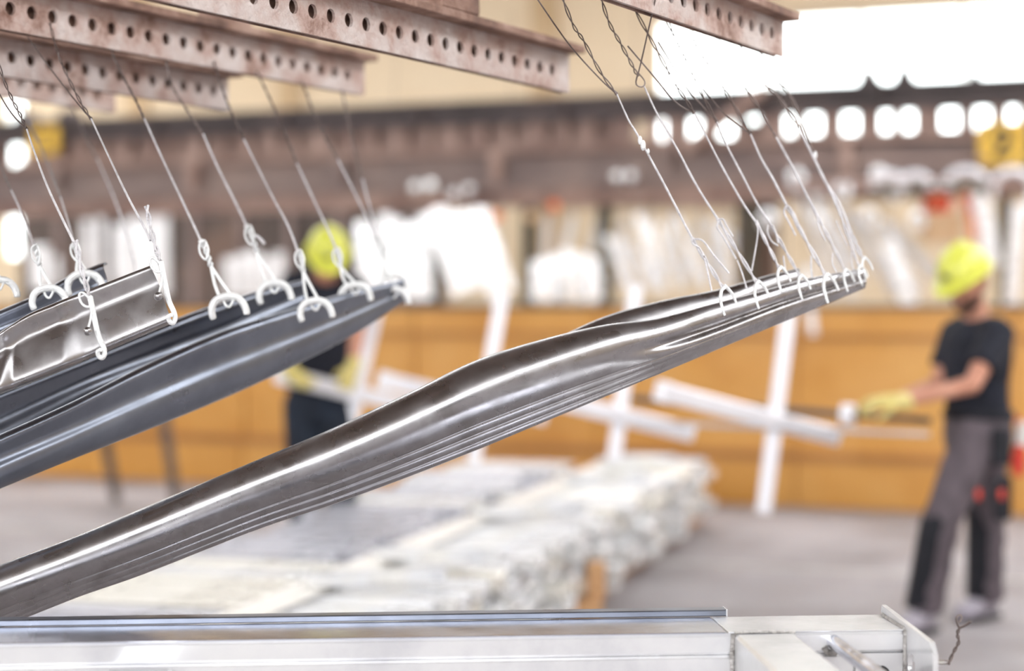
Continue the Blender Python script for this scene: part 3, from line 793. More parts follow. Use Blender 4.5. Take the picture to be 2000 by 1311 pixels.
rail('hanging_rail', 'long mirror-bright rail sweeping from bottom left up to the fork hooks at right', st_R, prof_R, 'mirror_zinc', nS=140, nP=90, lobes=lobes_R)
prof_R2 = [(0.0, 0.0), (0.15, 0.14), (0.4, 0.26), (0.65, 0.3), (0.85, 0.22), (0.96, 0.10), (1.0, -0.02), (0.985, -0.14)]
st_R2 = [(1080, 664, 1080, 780, 3.86, 1.0), (1180, 619, 1180, 740, 3.88, 1.0), (1290, 588, 1290, 700, 3.91, 1.0), (1400, 566, 1400, 660, 3.95, 1.0), (1500, 538, 1500, 610, 4.0, 1.0), (1560, 524, 1560, 585, 4.05, 1.0)]
rail('hanging_rail', 'second bright rail showing its brown-lit top edge behind the long rail at right', st_R2, prof_R2, 'mirror_zinc', nS=40, nP=30)
prof_L = [(0.0, -0.05), (0.02, 0.03), (0.10, 0.16), (0.24, 0.24), (0.38, 0.24), (0.50, 0.17), (0.60, 0.155), (0.72, 0.22), (0.84, 0.28), (0.93, 0.22), (0.985, 0.1), (1.0, -0.02), (0.985, -0.12)]
st_L3 = [(-140, 910, -140, 1015, 3.55, 1.0), (0, 848, 0, 955, 3.62, 1.0), (140, 785, 140, 898, 3.72, 1.0), (280, 714, 280, 843, 3.85, 1.0), (421, 651, 421, 785, 4.0, 1.0), (526, 616, 526, 738, 4.15, 1.0), (667, 574, 667, 668, 4.4, 1.0), (790, 545, 790, 590, 4.65, 1.0)]
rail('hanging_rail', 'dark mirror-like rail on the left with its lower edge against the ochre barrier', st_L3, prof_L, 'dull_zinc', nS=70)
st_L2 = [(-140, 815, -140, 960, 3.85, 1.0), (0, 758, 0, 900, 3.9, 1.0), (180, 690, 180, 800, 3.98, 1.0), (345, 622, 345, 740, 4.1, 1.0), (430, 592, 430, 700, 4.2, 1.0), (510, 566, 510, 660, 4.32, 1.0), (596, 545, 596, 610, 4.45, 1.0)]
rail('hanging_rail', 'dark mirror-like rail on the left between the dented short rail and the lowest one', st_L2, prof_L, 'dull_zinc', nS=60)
prof_L1 = [(0.0, 0.14), (0.012, 0.28), (0.05, 0.40), (0.11, 0.43), (0.24, 0.385), (0.40, 0.305), (0.54, 0.225), (0.63, 0.17), (0.70, 0.15), (0.78, 0.165), (0.87, 0.20), (0.94, 0.215), (0.98, 0.185), (1.0, 0.11), (0.99, 0.0)]
def lobes_L1(t, h):
    def sm(a, b):
        x = min(1, max(0, (t - a) / (b - a)))
        return x * x * (3 - 2 * x)
    k = 1.25 - 0.30 * sm(0.24, 0.32) - 0.28 * sm(0.62, 0.70)
    return k
st_L1 = [(-110, 716, -110, 818, 3.5, 1.0), (0, 652, 0, 772, 3.5, 1.0), (55, 616, 65, 748, 3.52, 1.0), (105, 594, 130, 722, 3.54, 1.0), (200, 556, 235, 676, 3.57, 1.0), (297, 518, 344, 630, 3.6, 1.0)]
rail('hanging_rail', 'short dented mirror-bright rail at the left edge with two curled hooks over it', st_L1, prof_L1, 'mirror_zinc', nS=100, nP=52, lobes=lobes_L1)
st_L0 = [(-120, 660, -120, 740, 3.78, 1.0), (0, 606, 0, 690, 3.8, 1.0), (70, 576, 70, 660, 3.83, 1.0), (140, 537, 150, 620, 3.87, 1.0), (205, 512, 220, 590, 3.92, 1.0)]
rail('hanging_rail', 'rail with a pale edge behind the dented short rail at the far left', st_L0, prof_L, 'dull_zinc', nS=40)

# ------------------------------------------------------------------ hanger wires and hooks
def pix_path(pts, y0, y1, n=40):
    d = [0]
    for a, b in zip(pts[:-1], pts[1:]):
        d.append(d[-1] + math.hypot(b[0] - a[0], b[1] - a[1]))
    return catmull([P(p[0], p[1], y0 + (y1 - y0) * k / d[-1]) for p, k in zip(pts, d)], n)
def twist(mb, path, r, gap, turns, sides=6, phase=0.0):
    n = len(path)
    for s in (0, 1):
        pts = []
        for i, p in enumerate(path):
            t = (path[min(i + 1, n - 1)] - path[max(i - 1, 0)]).normalized()
            a = t.cross(Vector((0, 1, 0))).normalized()
            b = t.cross(a)
            th = phase + s * math.pi + 2 * math.pi * turns * i / (n - 1)
            pts.append(p + (a * math.cos(th) + b * math.sin(th)) * gap)
        mb.tube(pts, r, sides)
    return mb
PXM = 1 / F
def arc_hook(parent, cx, cy, y, s=1.0, r=7.6, flip=1):
    """Crescent hook with both ends turned down, lying over a rail edge."""
    k = y * PXM
    rel = [(-27, 34), (-31, 20), (-28, 4), (-17, -7), (0, -11), (16, -8), (27, 2), (33, 16), (34, 25)]
    c = P(cx, cy, y)
    pts = [c + Vector((a * s * k, (a / 34.0) * 0.012 * flip - 0.008, -b * s * k)) for a, b in rel]
    pts = catmull(pts, 32)
    n = len(pts)
    rr = [r * s * k * (0.86 + 0.14 * math.sin(math.pi * i / (n - 1))) for i in range(n)]
    rr[0] *= 0.7; rr[-1] *= 0.7
    mb = MB().tube(pts, rr, 9)
    mb.build('hook', M['hook_zinc'], parent)
    u = catmull([c + Vector((a * s * k, -0.01, -b * s * k)) for a, b in ((-10, -6), (-5, 6), (3, 9), (10, -4))], 12)
    MB().tube(u, 2.6 * s * k, 7).build('eye', M['hook_zinc'], parent)
    return c, k
def hanger(label, group, top, dark, light, y0, y1, y2, r_px=2.0, twist_light=True):
    """dark: upper bare strand pixels, light: zinc coated lower strand pixels."""
    t = thing('hanger_wire', label, 'wire', P(light[-1][0], light[-1][1], y2), group)
    if dark:
        pd = pix_path(dark, y0, y1, 40)
        twist(MB(), pd, r_px * 0.62 * y1 * PXM, r_px * 0.75 * y1 * PXM, 5).build('upper_strand', M['wire_dark'], t)
    pl = pix_path(light, y1, y2, 44)
    rr = [r_px * y2 * PXM * (0.8 + 0.45 * i / (len(pl) - 1) + random.uniform(-0.06, 0.12)) for i in range(len(pl))]
    MB().tube(pl, rr, 7).build('lower_strand', M['wire_zinc'], t)
    return t
G_L, G_R = 'wires with crescent hooks on the left rails', 'wires with fork hooks on the long rail'
def left_hanger(label, dark, light, hook, y0, y1, y2, s=1.0, r_px=2.1, spurs=()):
    t = hanger(label, G_L, None, dark, light, y0, y1, y2, r_px)
    hx, hy = hook
    ex, ey = light[-1]
    k = y2 * PXM
    # twisted neck with a loop, then two legs down to the hook
    qx, qy = light[-2]
    nk = pix_path([(qx, qy), ((qx + ex) / 2 + 2, (qy + ey) / 2), (ex, ey)], y2 + 0.004, y2, 30)
    twist(MB(), nk, 2.6 * s * k, 3.4 * s * k, 2.2).build('twisted_neck', M['hook_zinc'], t)
    lx, ly = (qx * 0.7 + ex * 0.3), (qy * 0.7 + ey * 0.3)
    MB().tube(pix_path([(lx + 3, ly - 16), (lx - 8, ly - 8), (lx - 7, ly + 10), (lx + 4, ly + 22), (lx + 9, ly + 4), (lx + 3, ly - 14)], y2 - 0.006, y2 - 0.002, 24), 2.2 * s * k, 7).build('loop', M['hook_zinc'], t)
    for dx in (-17, 9):
        MB().tube(pix_path([(ex, ey), ((ex + hx + dx * s) / 2 + dx * 0.1, (ey + hy) / 2), (hx + dx * s, hy - 6 * s)], y2, y2 - 0.006, 10), 3.2 * s * k, 7).build('leg', M['hook_zinc'], t)
    for e in spurs:
        MB().tube(pix_path(e, y2, y2 - 0.01, 10), 3.4 * s * k, 7).build('spur', M['wire_zinc'], t)
    arc_hook(t, hx, hy, y2, s)
    return t
left_hanger('wire with crescent hook on the dark rail, just right of the dented short rail', [(208, 64), (226, 120), (262, 190), (282, 232)], [(282, 232), (318, 312), (362, 405), (392, 470), (412, 520)], (447, 590), 4.23, 4.05, 3.93)
left_hanger('wire with crescent hook and stray wire stub, second right of the dented short rail', [(318, 84), (336, 165), (372, 225), (397, 262)], [(397, 262), (422, 320), (462, 400), (481, 440), (502, 492)], (537, 563), 4.38, 4.3, 4.22, 0.93, spurs=([(500, 460), (508, 466), (517, 476)],))
left_hanger('wire with crescent hook left of the left worker, third beyond the dented rail', [(415, 112), (440, 190), (476, 272)], [(476, 272), (530, 380), (562, 440), (582, 492), (592, 530)], (617, 597), 4.52, 4.3, 4.15, 0.93)
left_hanger('wire with crescent hook hanging across the left worker\'s yellow helmet', [(502, 140), (545, 232), (580, 320)], [(580, 320), (615, 395), (641, 450), (657, 490), (664, 520)], (694, 566), 4.66, 4.5, 4.42, 0.88)
left_hanger('wire with crescent hook at the right tip of the left rails, front of two', [(590, 160), (622, 242), (660, 312)], [(660, 312), (700, 392), (732, 460), (745, 505)], (768, 574), 4.82, 4.7, 4.6, 0.86)
left_hanger('wire with crescent hook at the right tip of the left rails, rear of two', [(668, 176), (686, 262), (708, 350)], [(708, 350), (726, 420), (742, 470), (752, 500)], (768, 545), 5.0, 4.9, 4.78, 0.8)
left_hanger('faint wire with crescent hook on the pale-edged rail at the far left', [(-40, 190), (0, 318), (22, 372)], [(22, 372), (48, 430), (66, 480), (78, 520)], (97, 573), 4.9, 4.1, 3.78, 0.95)
left_hanger('wire with crescent hook on the pale-edged rail, behind the front curled hook', [(25, 172), (85, 300), (118, 385)], [(118, 385), (135, 440), (145, 480), (152, 505)], (167, 545), 5.6, 4.2, 3.86, 1.0)
left_hanger('crescent hook cut by the left picture edge beside the pale-edged rail', [(-110, 300), (-60, 420)], [(-60, 420), (-35, 480), (-20, 515)], (0, 557), 4.2, 3.95, 3.85, 0.95)
t = hanger('thin out-of-focus wire ending behind the dented short rail', G_L, None, [(135, 190), (165, 262), (190, 310)], [(190, 310), (222, 385), (245, 450), (262, 512), (266, 540)], 5.5, 4.9, 4.5, 1.9)

# two sharp curled hooks over the short dented rail
def curl_hanger(label, dark1, dark2, light, ox, oy, y0, y1, y2):
    t = thing('hanger_wire', label, 'wire', P(ox + 190, oy + 690, y2), G_L)
    k = y2 * PXM
    MB().tube(pix_path(dark1, y0, y1, 24), 1.5 * k, 6).build('upper_strand', M['wire_dark'], t)
    twist(MB(), pix_path(dark2, y0, y1, 40), 1.3 * k, 2.2 * k, 4).build('twisted_strand', M['wire_dark'], t)
    pl = pix_path(light, y1, y2, 40)
    MB().tube(pl, [k * (1.7 + 1.1 * i / (len(pl) - 1)) for i in range(len(pl))], 7).build('lower_strand', M['wire_zinc'], t)
    q = lambda *a: [(x + ox, y + oy) for x, y in a]
    twist(MB(), pix_path(q((148, 470), (158, 520), (172, 570), (180, 598)), y2, y2 - 0.03, 30), 2.6 * k, 3.2 * k, 2.5).build('twisted_neck', M['wire_zinc'], t)
    pts = pix_path(q((176, 580), (184, 620), (192, 655), (202, 678), (204, 690), (200, 699), (193, 696), (191, 687), (197, 683)), y2 - 0.03, y2 - 0.085, 48)
    n = len(pts)
    MB().tube(pts, [k * (5.6 - 1.4 * i / n) for i in range(n)], 9).build('hook', M['hook_zinc'], t)
    MB().tube(pix_path(q((176, 585), (162, 572), (155, 576), (158, 590), (168, 599), (178, 598)), y2 - 0.035, y2 - 0.04, 30), 2.5 * k, 7).build('loop', M['hook_zinc'], t)
    MB().tube(pix_path(q((180, 596), (177, 622), (172, 642)), y2 - 0.04, y2 - 0.075, 12), [2.4 * k] * 13, 7).build('spur', M['hook_zinc'], t)
    MB().ball(P(ox + 171, oy + 647, y2 - 0.075), 8.5 * k, 10, 8).build('zinc_bead', M['mirror_zinc'], t)
    return t
curl_hanger('sharp wire with a curled hook in front of the dented short rail, left of two', [(-30, 120), (0, 185), (26, 226), (52, 252)], [(-20, 60), (2, 140), (22, 190), (40, 225), (52, 252)], [(52, 252), (70, 305), (95, 370), (124, 432), (148, 480)], 0, 0, 3.7, 3.5, 3.49)
curl_hanger('sharp wire with a curled hook at the cut end of the dented short rail', [(54, 72), (100, 136), (150, 200), (178, 232)], [(97, 44), (112, 100), (128, 140), (155, 195), (178, 232)], [(178, 232), (212, 305), (250, 385), (283, 446), (294, 470)], 138, -68, 3.98, 3.7, 3.58)

# fork hooks on the right rail
def fork(parent, x, y, d, s=1.0, r=3.1):
    k = d * PXM
    c = P(x, y, d)
    L_ = catmull([c + Vector((a * s * k, b, -e * s * k)) for a, b, e in ((6, 0.0, -2), (-4, -0.012, 6), (-8, -0.03, 24), (-5, -0.04, 42), (-1, -0.04, 54))], 20)
    R_ = catmull([c + Vector((a * s * k, b, -e * s * k)) for a, b, e in ((2, 0.0, -4), (10, 0.004, 2), (19, 0.008, 12), (25, 0.01, 24), (27, 0.01, 30))], 20)
    n = len(L_)
    rr = [r * s * k * (1.25 - 0.5 * i / n) for i in range(n)]
    MB().tube(L_, rr, 8).build('hook_tine', M['hook_zinc'], parent)
    MB().tube(R_, rr, 8).build('hook_tine', M['hook_zinc'], parent)
def right_hanger(label, dark, light, hook, y0, y1, y2, s=1.0, extra=(), loops=(), r_px=1.7, straight=None, knots=()):
    t = thing('hanger_wire', label, 'wire', P(hook[0], hook[1], y2), G_R)
    k = y2 * PXM
    twist(MB(), pix_path(dark, y0, y1, 44), 1.25 * k, 2.4 * k, 3.5).build('twisted_strand', M['wire_dark'], t)
    if straight:
        MB().tube(pix_path(straight, y0 - 0.02, y1, 24), 1.45 * k, 6).build('upper_strand', M['wire_dark'], t)
    pl = pix_path(light, y1, y2, 50)
    MB().tube(pl, [k * (1.35 * r_px / 1.7 + 1.0 * i / (len(pl) - 1) + random.uniform(-0.1, 0.25)) for i in range(len(pl))], 7).build('lower_strand', M['wire_zinc'], t)
    for (x, y, r) in knots:
        MB().ball(P(x, y, y1), r * k, 9, 7, (0.8, 0.8, 1.6)).build('zinc_knot', M['hook_zinc'], t)
    a = light[-1]
    mid = ((a[0] + hook[0]) / 2, (a[1] + hook[1]) / 2)
    twist(MB(), pix_path([a, mid, hook], y2, y2 - 0.02, 24), 2.0 * s * k, 2.4 * s * k, 1.5).build('twisted_neck', M['wire_zinc'], t)
    for e in extra:
        MB().tube(pix_path(e, y2 - 0.01, y2 - 0.03, 20), 1.9 * s * k, 7).build('spur', M['wire_zinc'], t)
    fork(t, hook[0], hook[1], y2 - 0.07, s)
    return t
right_hanger('sharp foremost wire with a thick zinc knot and fork hook, leftmost on the long rail',
             [(1096, -10), (1120, 50), (1140, 80), (1172, 140), (1205, 184)], [(1205, 184), (1228, 235), (1246, 265), (1300, 365), (1352, 466)], (1412, 562), 3.62, 3.68, 3.74, 1.0,
             [[(1352, 468), (1372, 470), (1395, 500), (1424, 534)], [(1352, 462), (1353, 476), (1366, 484), (1374, 500)], [(1376, 505), (1382, 530), (1390, 568)]], straight=[(1044, -10), (1110, 85), (1170, 152), (1205, 184)], knots=((1250, 274, 5.5), (1256, 284, 6.5), (1266, 296, 3.6)))
right_hanger('wire with a small round loop high up and a fork hook, second of the row',
             [(1172, -10), (1190, 45), (1212, 85), (1235, 128), (1246, 150)], [(1258, 168), (1285, 225), (1322, 290), (1362, 365), (1402, 428)], (1478, 552), 3.66, 3.74, 3.8, 0.95,
             [[(1402, 430), (1412, 428), (1420, 442), (1432, 462)], [(1404, 430), (1401, 444), (1412, 462), (1438, 506)], [(1440, 508), (1450, 535), (1458, 563)]], straight=[(1282, -10), (1266, 60), (1250, 130), (1242, 160), (1248, 169), (1257, 168), (1259, 158), (1246, 142)])
right_hanger('wire with a fork hook and a spread pair of legs, third of the row',
             [(1230, 0), (1262, 60), (1290, 110), (1316, 160), (1340, 195), (1356, 222)], [(1356, 222), (1384, 275), (1410, 325), (1450, 395), (1478, 436)], (1522, 524), 3.72, 3.8, 3.86, 0.88,
             [[(1478, 430), (1480, 455), (1476, 485), (1468, 530)], [(1480, 436), (1490, 458), (1500, 480), (1512, 508)]], straight=[(1226, 90), (1282, 155), (1320, 200), (1356, 222)])
right_hanger('wire with a fork hook and a closed eye above it, fourth of the row',
             [(1290, 10), (1316, 70), (1336, 110), (1368, 178), (1400, 238)], [(1400, 238), (1420, 285), (1446, 335), (1480, 400), (1508, 442)], (1562, 540), 3.8, 3.88, 3.92, 0.85,
             [[(1500, 440), (1499, 455), (1508, 472), (1520, 480)], [(1510, 440), (1515, 455), (1520, 475)], [(1530, 500), (1532, 515), (1536, 538)]], straight=[(1286, 82), (1340, 170), (1370, 205), (1400, 238)])
right_hanger('wire with a long bent-back loop and the largest fork hook, fifth of the row',
             [(1346, 40), (1360, 90), (1400, 150), (1424, 190), (1466, 262)], [(1466, 262), (1487, 310), (1510, 350), (1538, 404)], (1612, 538), 3.9, 3.94, 3.97, 1.0,
             [[(1536, 402), (1532, 415), (1544, 440), (1554, 460)], [(1540, 402), (1552, 420), (1562, 445), (1574, 468), (1590, 505)], [(1584, 500), (1585, 525), (1589, 552)]], straight=[(1372, 172), (1420, 228), (1466, 262)], r_px=2.1)
right_hanger('wire with a fork hook, third from the right end of the long rail',
             [(1395, 60), (1420, 120), (1462, 180), (1516, 268)], [(1516, 268), (1550, 330), (1585, 400), (1598, 425)], (1650, 528), 4.0, 4.03, 4.05, 0.78,
             [[(1596, 420), (1600, 445), (1612, 470)], [(1626, 495), (1626, 515), (1634, 532)]], r_px=2.3)
right_hanger('wire with a fork hook, second from the right end of the long rail',
             [(1440, 80), (1476, 145), (1520, 190), (1560, 250)], [(1560, 250), (1590, 310), (1610, 350), (1640, 415)], (1678, 520), 4.1, 4.1, 4.08, 0.72,
             [[(1634, 430), (1642, 450), (1656, 480)], [(1664, 490), (1664, 515), (1671, 535)]], r_px=2.3)
right_hanger('wire with a fork hook at the very right end of the long rail',
             [(1480, 95), (1508, 145), (1545, 190), (1588, 300)], [(1588, 300), (1606, 345), (1640, 400), (1660, 450)], (1686, 505), 4.2, 4.16, 4.12, 0.75,
             [[(1656, 440), (1664, 470), (1680, 500)]], r_px=2.4, knots=((1592, 303, 5),))

# ------------------------------------------------------------------ galvanised frame in the foreground
FA = Vector((1.73, 0.136, 0)).normalized()
FB = Vector((-FA.y, FA.x, 0))
FO = P(0, 1257, 3.2)                      # front top edge at the picture's left border
ZT = FO.z
def fp(s, b, z=0.0):
    return Vector((FO.x, FO.y, 0)) + FA * s + FB * b + Z_AX * (ZT + z)
SE = 1.735                                 # s of the end plate
frame = thing('galvanised_frame', 'galvanised tube frame with end plate across the bottom foreground', 'frame', fp(0.9, 0.08, -0.2))
def rtube(s0, s1, b0, b1, z0, z1, name, parent=frame, bev=0.006):
    mb = MB()
    mb.box(fp((s0 + s1) / 2, (b0 + b1) / 2, (z0 + z1) / 2), (s1 - s0) / 2, (b1 - b0) / 2, (z1 - z0) / 2, FA, FB)
    return mb.build(name, M['frame_zinc'], parent, bevel=bev, smooth=0)
rtube(-0.5, SE, 0.0, 0.163, -0.0445, -0.003, 'upper_tube')
MB().box(fp(0.44, 0.0825, -0.0014), 0.94, 0.0805, 0.0014, FA, FB).build('added_top_sheet', M['frame_polish'], frame, bevel=0.0008, smooth=0)  # sheet added so the top face darkens by reflection
MB().box(fp(1.559, 0.0825, -0.0014), 0.175, 0.0805, 0.0014, FA, FB).build('added_top_sheet', M['frame_zinc'], frame, bevel=0.0008, smooth=0)  # paler added sheet where that dark reflection fades out
rtube(-0.5, SE - 0.10, 0.0, 0.163, -0.145, -0.0455, 'lower_tube')
nd = MB()
perforated(nd, fp(SE - 0.10, 0.0, -0.145), FA, -FB, 0.0995, 0.0995, 0.094, 0.056, 0.020, 0.005, 0.001)
for b0, b1, z0, z1 in ((0.158, 0.163, -0.145, -0.0455), (0.0055, 0.1575, -0.145, -0.14), (0.0055, 0.1575, -0.0505, -0.0455)):
    nd.box(fp(SE - 0.05025, (b0 + b1) / 2, (z0 + z1) / 2), 0.04975, (b1 - b0) / 2, (z1 - z0) / 2, FA, FB)
nd.build('tube_end_with_vent_hole', M['frame_zinc'], frame, smooth=0)
rtube(1.395, 1.515, -0.9, 0.0, -0.10, -0.003, 'cross_tube')
rtube(0.2, 0.32, -0.9, 0.0, -0.145, -0.05, 'cross_tube')
MB().tube([fp(1.592, 0.0, -0.022), fp(1.59, -0.9, -0.022)], 0.0145, 18).build('round_bar', M['frame_polish'], frame)
# legs down to the floor
for s in (-0.4, 0.9, 1.62):
    MB().box(fp(s, 0.08, -0.145 - (ZT - 0.145) / 2), 0.04, 0.04, (ZT - 0.145) / 2, FA, FB).build('leg', M['frame_zinc'], frame, bevel=0.005)
# end plate with a round hole near the front
pl = MB()
ax_b = FB
def plate_with_hole(mb, s, th, b0, b1, z0, z1, hb, hz, r, cut):
    pts = [(b0, z0), (b1, z0), (b1, z1 + 0.010), (b1 - 0.012, z1 + 0.016), (b0 + cut, z1), (b0 + cut * 0.3, z1 - cut * 0.3), (b0, z1 - cut)]
    outer = []
    n = 32
    for i in range(n):
        a = 2 * math.pi * i / n
        dx, dz = math.cos(a), math.sin(a)
        best = 9
        for k in range(len(pts)):
            (x0, y0), (x1, y1) = pts[k], pts[(k + 1) % len(pts)]
            ex, ey = x1 - x0, y1 - y0
            den = dx * ey - dz * ex
            if abs(den) < 1e-9: continue
            tt = ((x0 - hb) * ey - (y0 - hz) * ex) / den
            uu = ((x0 - hb) * dz - (y0 - hz) * dx) / den
            if tt > 0 and -1e-6 <= uu <= 1 + 1e-6: best = min(best, tt)
        outer.append((hb + dx * best, hz + dz * best))
    # snap the nearest samples to the true corners
    for c in pts:
        k = min(range(n), key=lambda i: (outer[i][0] - c[0]) ** 2 + (outer[i][1] - c[1]) ** 2)
        outer[k] = c
    inner = [(hb + r * math.cos(2 * math.pi * i / n), hz + r * math.sin(2 * math.pi * i / n)) for i in range(n)]
    for sd in (0, th):
        mb.add([fp(s + sd, b, z) for b, z in outer] + [fp(s + sd, b, z) for b, z in inner], [(k, (k + 1) % n, n + (k + 1) % n, n + k) for k in range(n)])
    for ring in (outer, inner):
        mb.add([fp(s, b, z) for b, z in ring] + [fp(s + th, b, z) for b, z in ring], [(k, (k + 1) % n, n + (k + 1) % n, n + k) for k in range(n)])
plate_with_hole(pl, SE, 0.010, -0.165, 0.172, -0.19, 0.004, -0.035, -0.062, 0.022, 0.02)
pl.build('end_plate', M['frame_zinc'], frame, merge=True, smooth=0)
# welds
def bead(pts, r, name='weld_bead', parent=frame):
    path = catmull(pts, 40)
    rr = [r * (0.75 + 0.5 * abs(math.sin(i * 1.9)) + random.uniform(-0.1, 0.15)) for i in range(len(path))]
    MB().tube(path, rr, 7).build(name, M['weld'], parent)
bead([fp(SE - 0.001, 0.155, 0.002), fp(SE - 0.002, 0.08, 0.001), fp(SE - 0.001, 0.004, 0.001)], 0.0036)
bead([fp(SE - 0.001, -0.001, 0.0), fp(SE - 0.002, -0.002, -0.05), fp(SE - 0.001, -0.001, -0.14)], 0.004)
bead([fp(1.394, -0.001, -0.004), fp(1.391, -0.002, -0.05), fp(1.394, -0.001, -0.1)], 0.0045)
bead([fp(1.396, -0.001, -0.001), fp(1.45, -0.002, 0.0), fp(1.515, -0.001, -0.002)], 0.0024)
bead([fp(1.572, -0.002, -0.03), fp(1.58, -0.004, -0.042), fp(1.6, -0.003, -0.04)], 0.005)
rtube(1.735 + 0.012, 1.80, -0.05, 0.02, -0.062, -0.056, 'side_tab', bev=0.001)
# flat bar lying on the rear of the frame
fb = thing('flat_bar', 'thin galvanised bar lying along the rear of the foreground frame, ending at mid right', 'bar', fp(0.4, 0.18, 0))
mb = MB()
mb.box(fp(0.43, 0.182, 0.0065 + 0.0005), 0.985, 0.018, 0.0065, FA, FB)
mb.build('bar', M['dull_zinc'], fb, bevel=0.002)
MB().box(fp(1.4145, 0.182, 0.0075), 0.0015, 0.019, 0.0075, FA, FB).build('end_burr', M['frame_zinc'], fb)
# twisted wire standing up from the tab
tw = thing('twisted_wire', 'twisted end of tie wire sticking up beside the end plate', 'wire', fp(1.80, -0.03, -0.056))
k = 3.25 * PXM
twist(MB(), pix_path([(1852, 1298), (1862, 1275), (1872, 1255), (1870, 1238), (1875, 1225)], 3.27, 3.27, 40), 1.7 * k, 2.0 * k, 3).build('twisted_pair', M['wire_dark'], tw)
MB().tube(pix_path([(1875, 1226), (1884, 1222), (1896, 1214), (1900, 1228)][:3] + [(1899, 1230)][:0], 3.27, 3.26, 10), [2.4 * k] * 11, 7).build('free_end', M['wire_dark'], tw)
MB().tube(pix_path([(1874, 1228), (1868, 1212), (1870, 1204), (1876, 1202), (1878, 1208), (1873, 1216)], 3.27, 3.26, 24), 1.9 * k, 7).build('bent_loop', M['wire_dark'], tw)
MB().tube(pix_path([(1856, 1296), (1835, 1298), (1820, 1292), (1840, 1290), (1858, 1292)], 3.26, 3.26, 20), 1.3 * k, 6).build('tie_loop', M['wire_dark'], tw)

# ------------------------------------------------------------------ people
def remeshed(mb, name, material, parent, voxel=0.010, smooth_it=4):
    """Fuses overlapping lofts into one continuous skin."""
    me = mb.mesh(name + '_raw', material, smooth=0)
    tmp = bpy.data.objects.new('tmp', me)
    COL.objects.link(tmp)
    r = tmp.modifiers.new('remesh', 'REMESH')
    r.mode = 'VOXEL'
    r.voxel_size = voxel
    s = tmp.modifiers.new('smooth', 'SMOOTH')
    s.factor = 0.5
    s.iterations = smooth_it
    dg = bpy.context.evaluated_depsgraph_get()
    out = bpy.data.meshes.new_from_object(tmp.evaluated_get(dg))
    out.name = name
    bpy.data.objects.remove(tmp)
    bpy.data.meshes.remove(me)
    out.materials.clear()
    out.materials.append(material)
    out.shade_smooth()
    return link(name, out, parent)
def limb(mb, pts, rs, seg=12):
    """A tapered rounded limb through the given joints."""
    P_, R_ = [], []
    pts = [Vector(p) for p in pts]
    d0 = (pts[0] - pts[1]).normalized()
    d1 = (pts[-1] - pts[-2]).normalized()
    for a in (0.98, 0.75, 0.4):
        P_.append(pts[0] + d0 * rs[0] * a); R_.append(rs[0] * math.sqrt(1 - a * a))
    for i in range(len(pts) - 1):
        for t in (0, 0.33, 0.66):
            P_.append(pts[i].lerp(pts[i + 1], t)); R_.append(rs[i] + (rs[i + 1] - rs[i]) * t)
    P_.append(pts[-1]); R_.append(rs[-1])
    for a in (0.4, 0.75, 0.98):
        P_.append(pts[-1] + d1 * rs[-1] * a); R_.append(rs[-1] * math.sqrt(1 - a * a))
    mb.tube(P_, R_, seg)
def hand(mb, wrist, fwd, palm_n, side, grip=0.9, sc=1.0):
    """Palm, four curled fingers and a thumb; the fingers close towards palm_n."""
    fwd, palm_n = fwd.normalized(), palm_n.normalized()
    side = side.normalized()
    c = wrist + fwd * 0.05 * sc
    mb.rings([(wrist + fwd * 0.0, side * 0.028 * sc, palm_n * 0.02 * sc), (wrist + fwd * 0.03 * sc, side * 0.038 * sc, palm_n * 0.019 * sc), (wrist + fwd * 0.07 * sc, side * 0.043 * sc, palm_n * 0.018 * sc), (wrist + fwd * 0.098 * sc, side * 0.041 * sc, palm_n * 0.015 * sc)], 12)
    for i, ln in enumerate((0.070, 0.080, 0.076, 0.060)):
        b = wrist + fwd * 0.092 * sc + side * ((i - 1.5) * 0.0215 * sc)
        pts, d, a = [b], fwd, 0.0
        for seg_l, bend in ((0.42, 0.55), (0.33, 0.9), (0.25, 0.7)):
            a += bend * grip
            dd = fwd * math.cos(a) + palm_n * math.sin(a)
            pts.append(pts[-1] + dd * ln * seg_l * sc)
        limb(mb, pts, [0.0105 * sc, 0.010 * sc, 0.009 * sc, 0.008 * sc], 8)
    b = wrist + fwd * 0.03 * sc - side * 0.03 * sc
    limb(mb, [b, b + (fwd * 0.5 - side * 0.55 + palm_n * 0.45) * 0.04 * sc, b + (fwd * 0.9 - side * 0.45 + palm_n * 0.8) * 0.066 * sc], [0.014 * sc, 0.0115 * sc, 0.009 * sc], 8)
def basis(face):
    f = face.normalized()
    r = f.cross(Z_AX).normalized()     # the head's own left-right line
    u = r.cross(f).normalized()
    return f, r, u
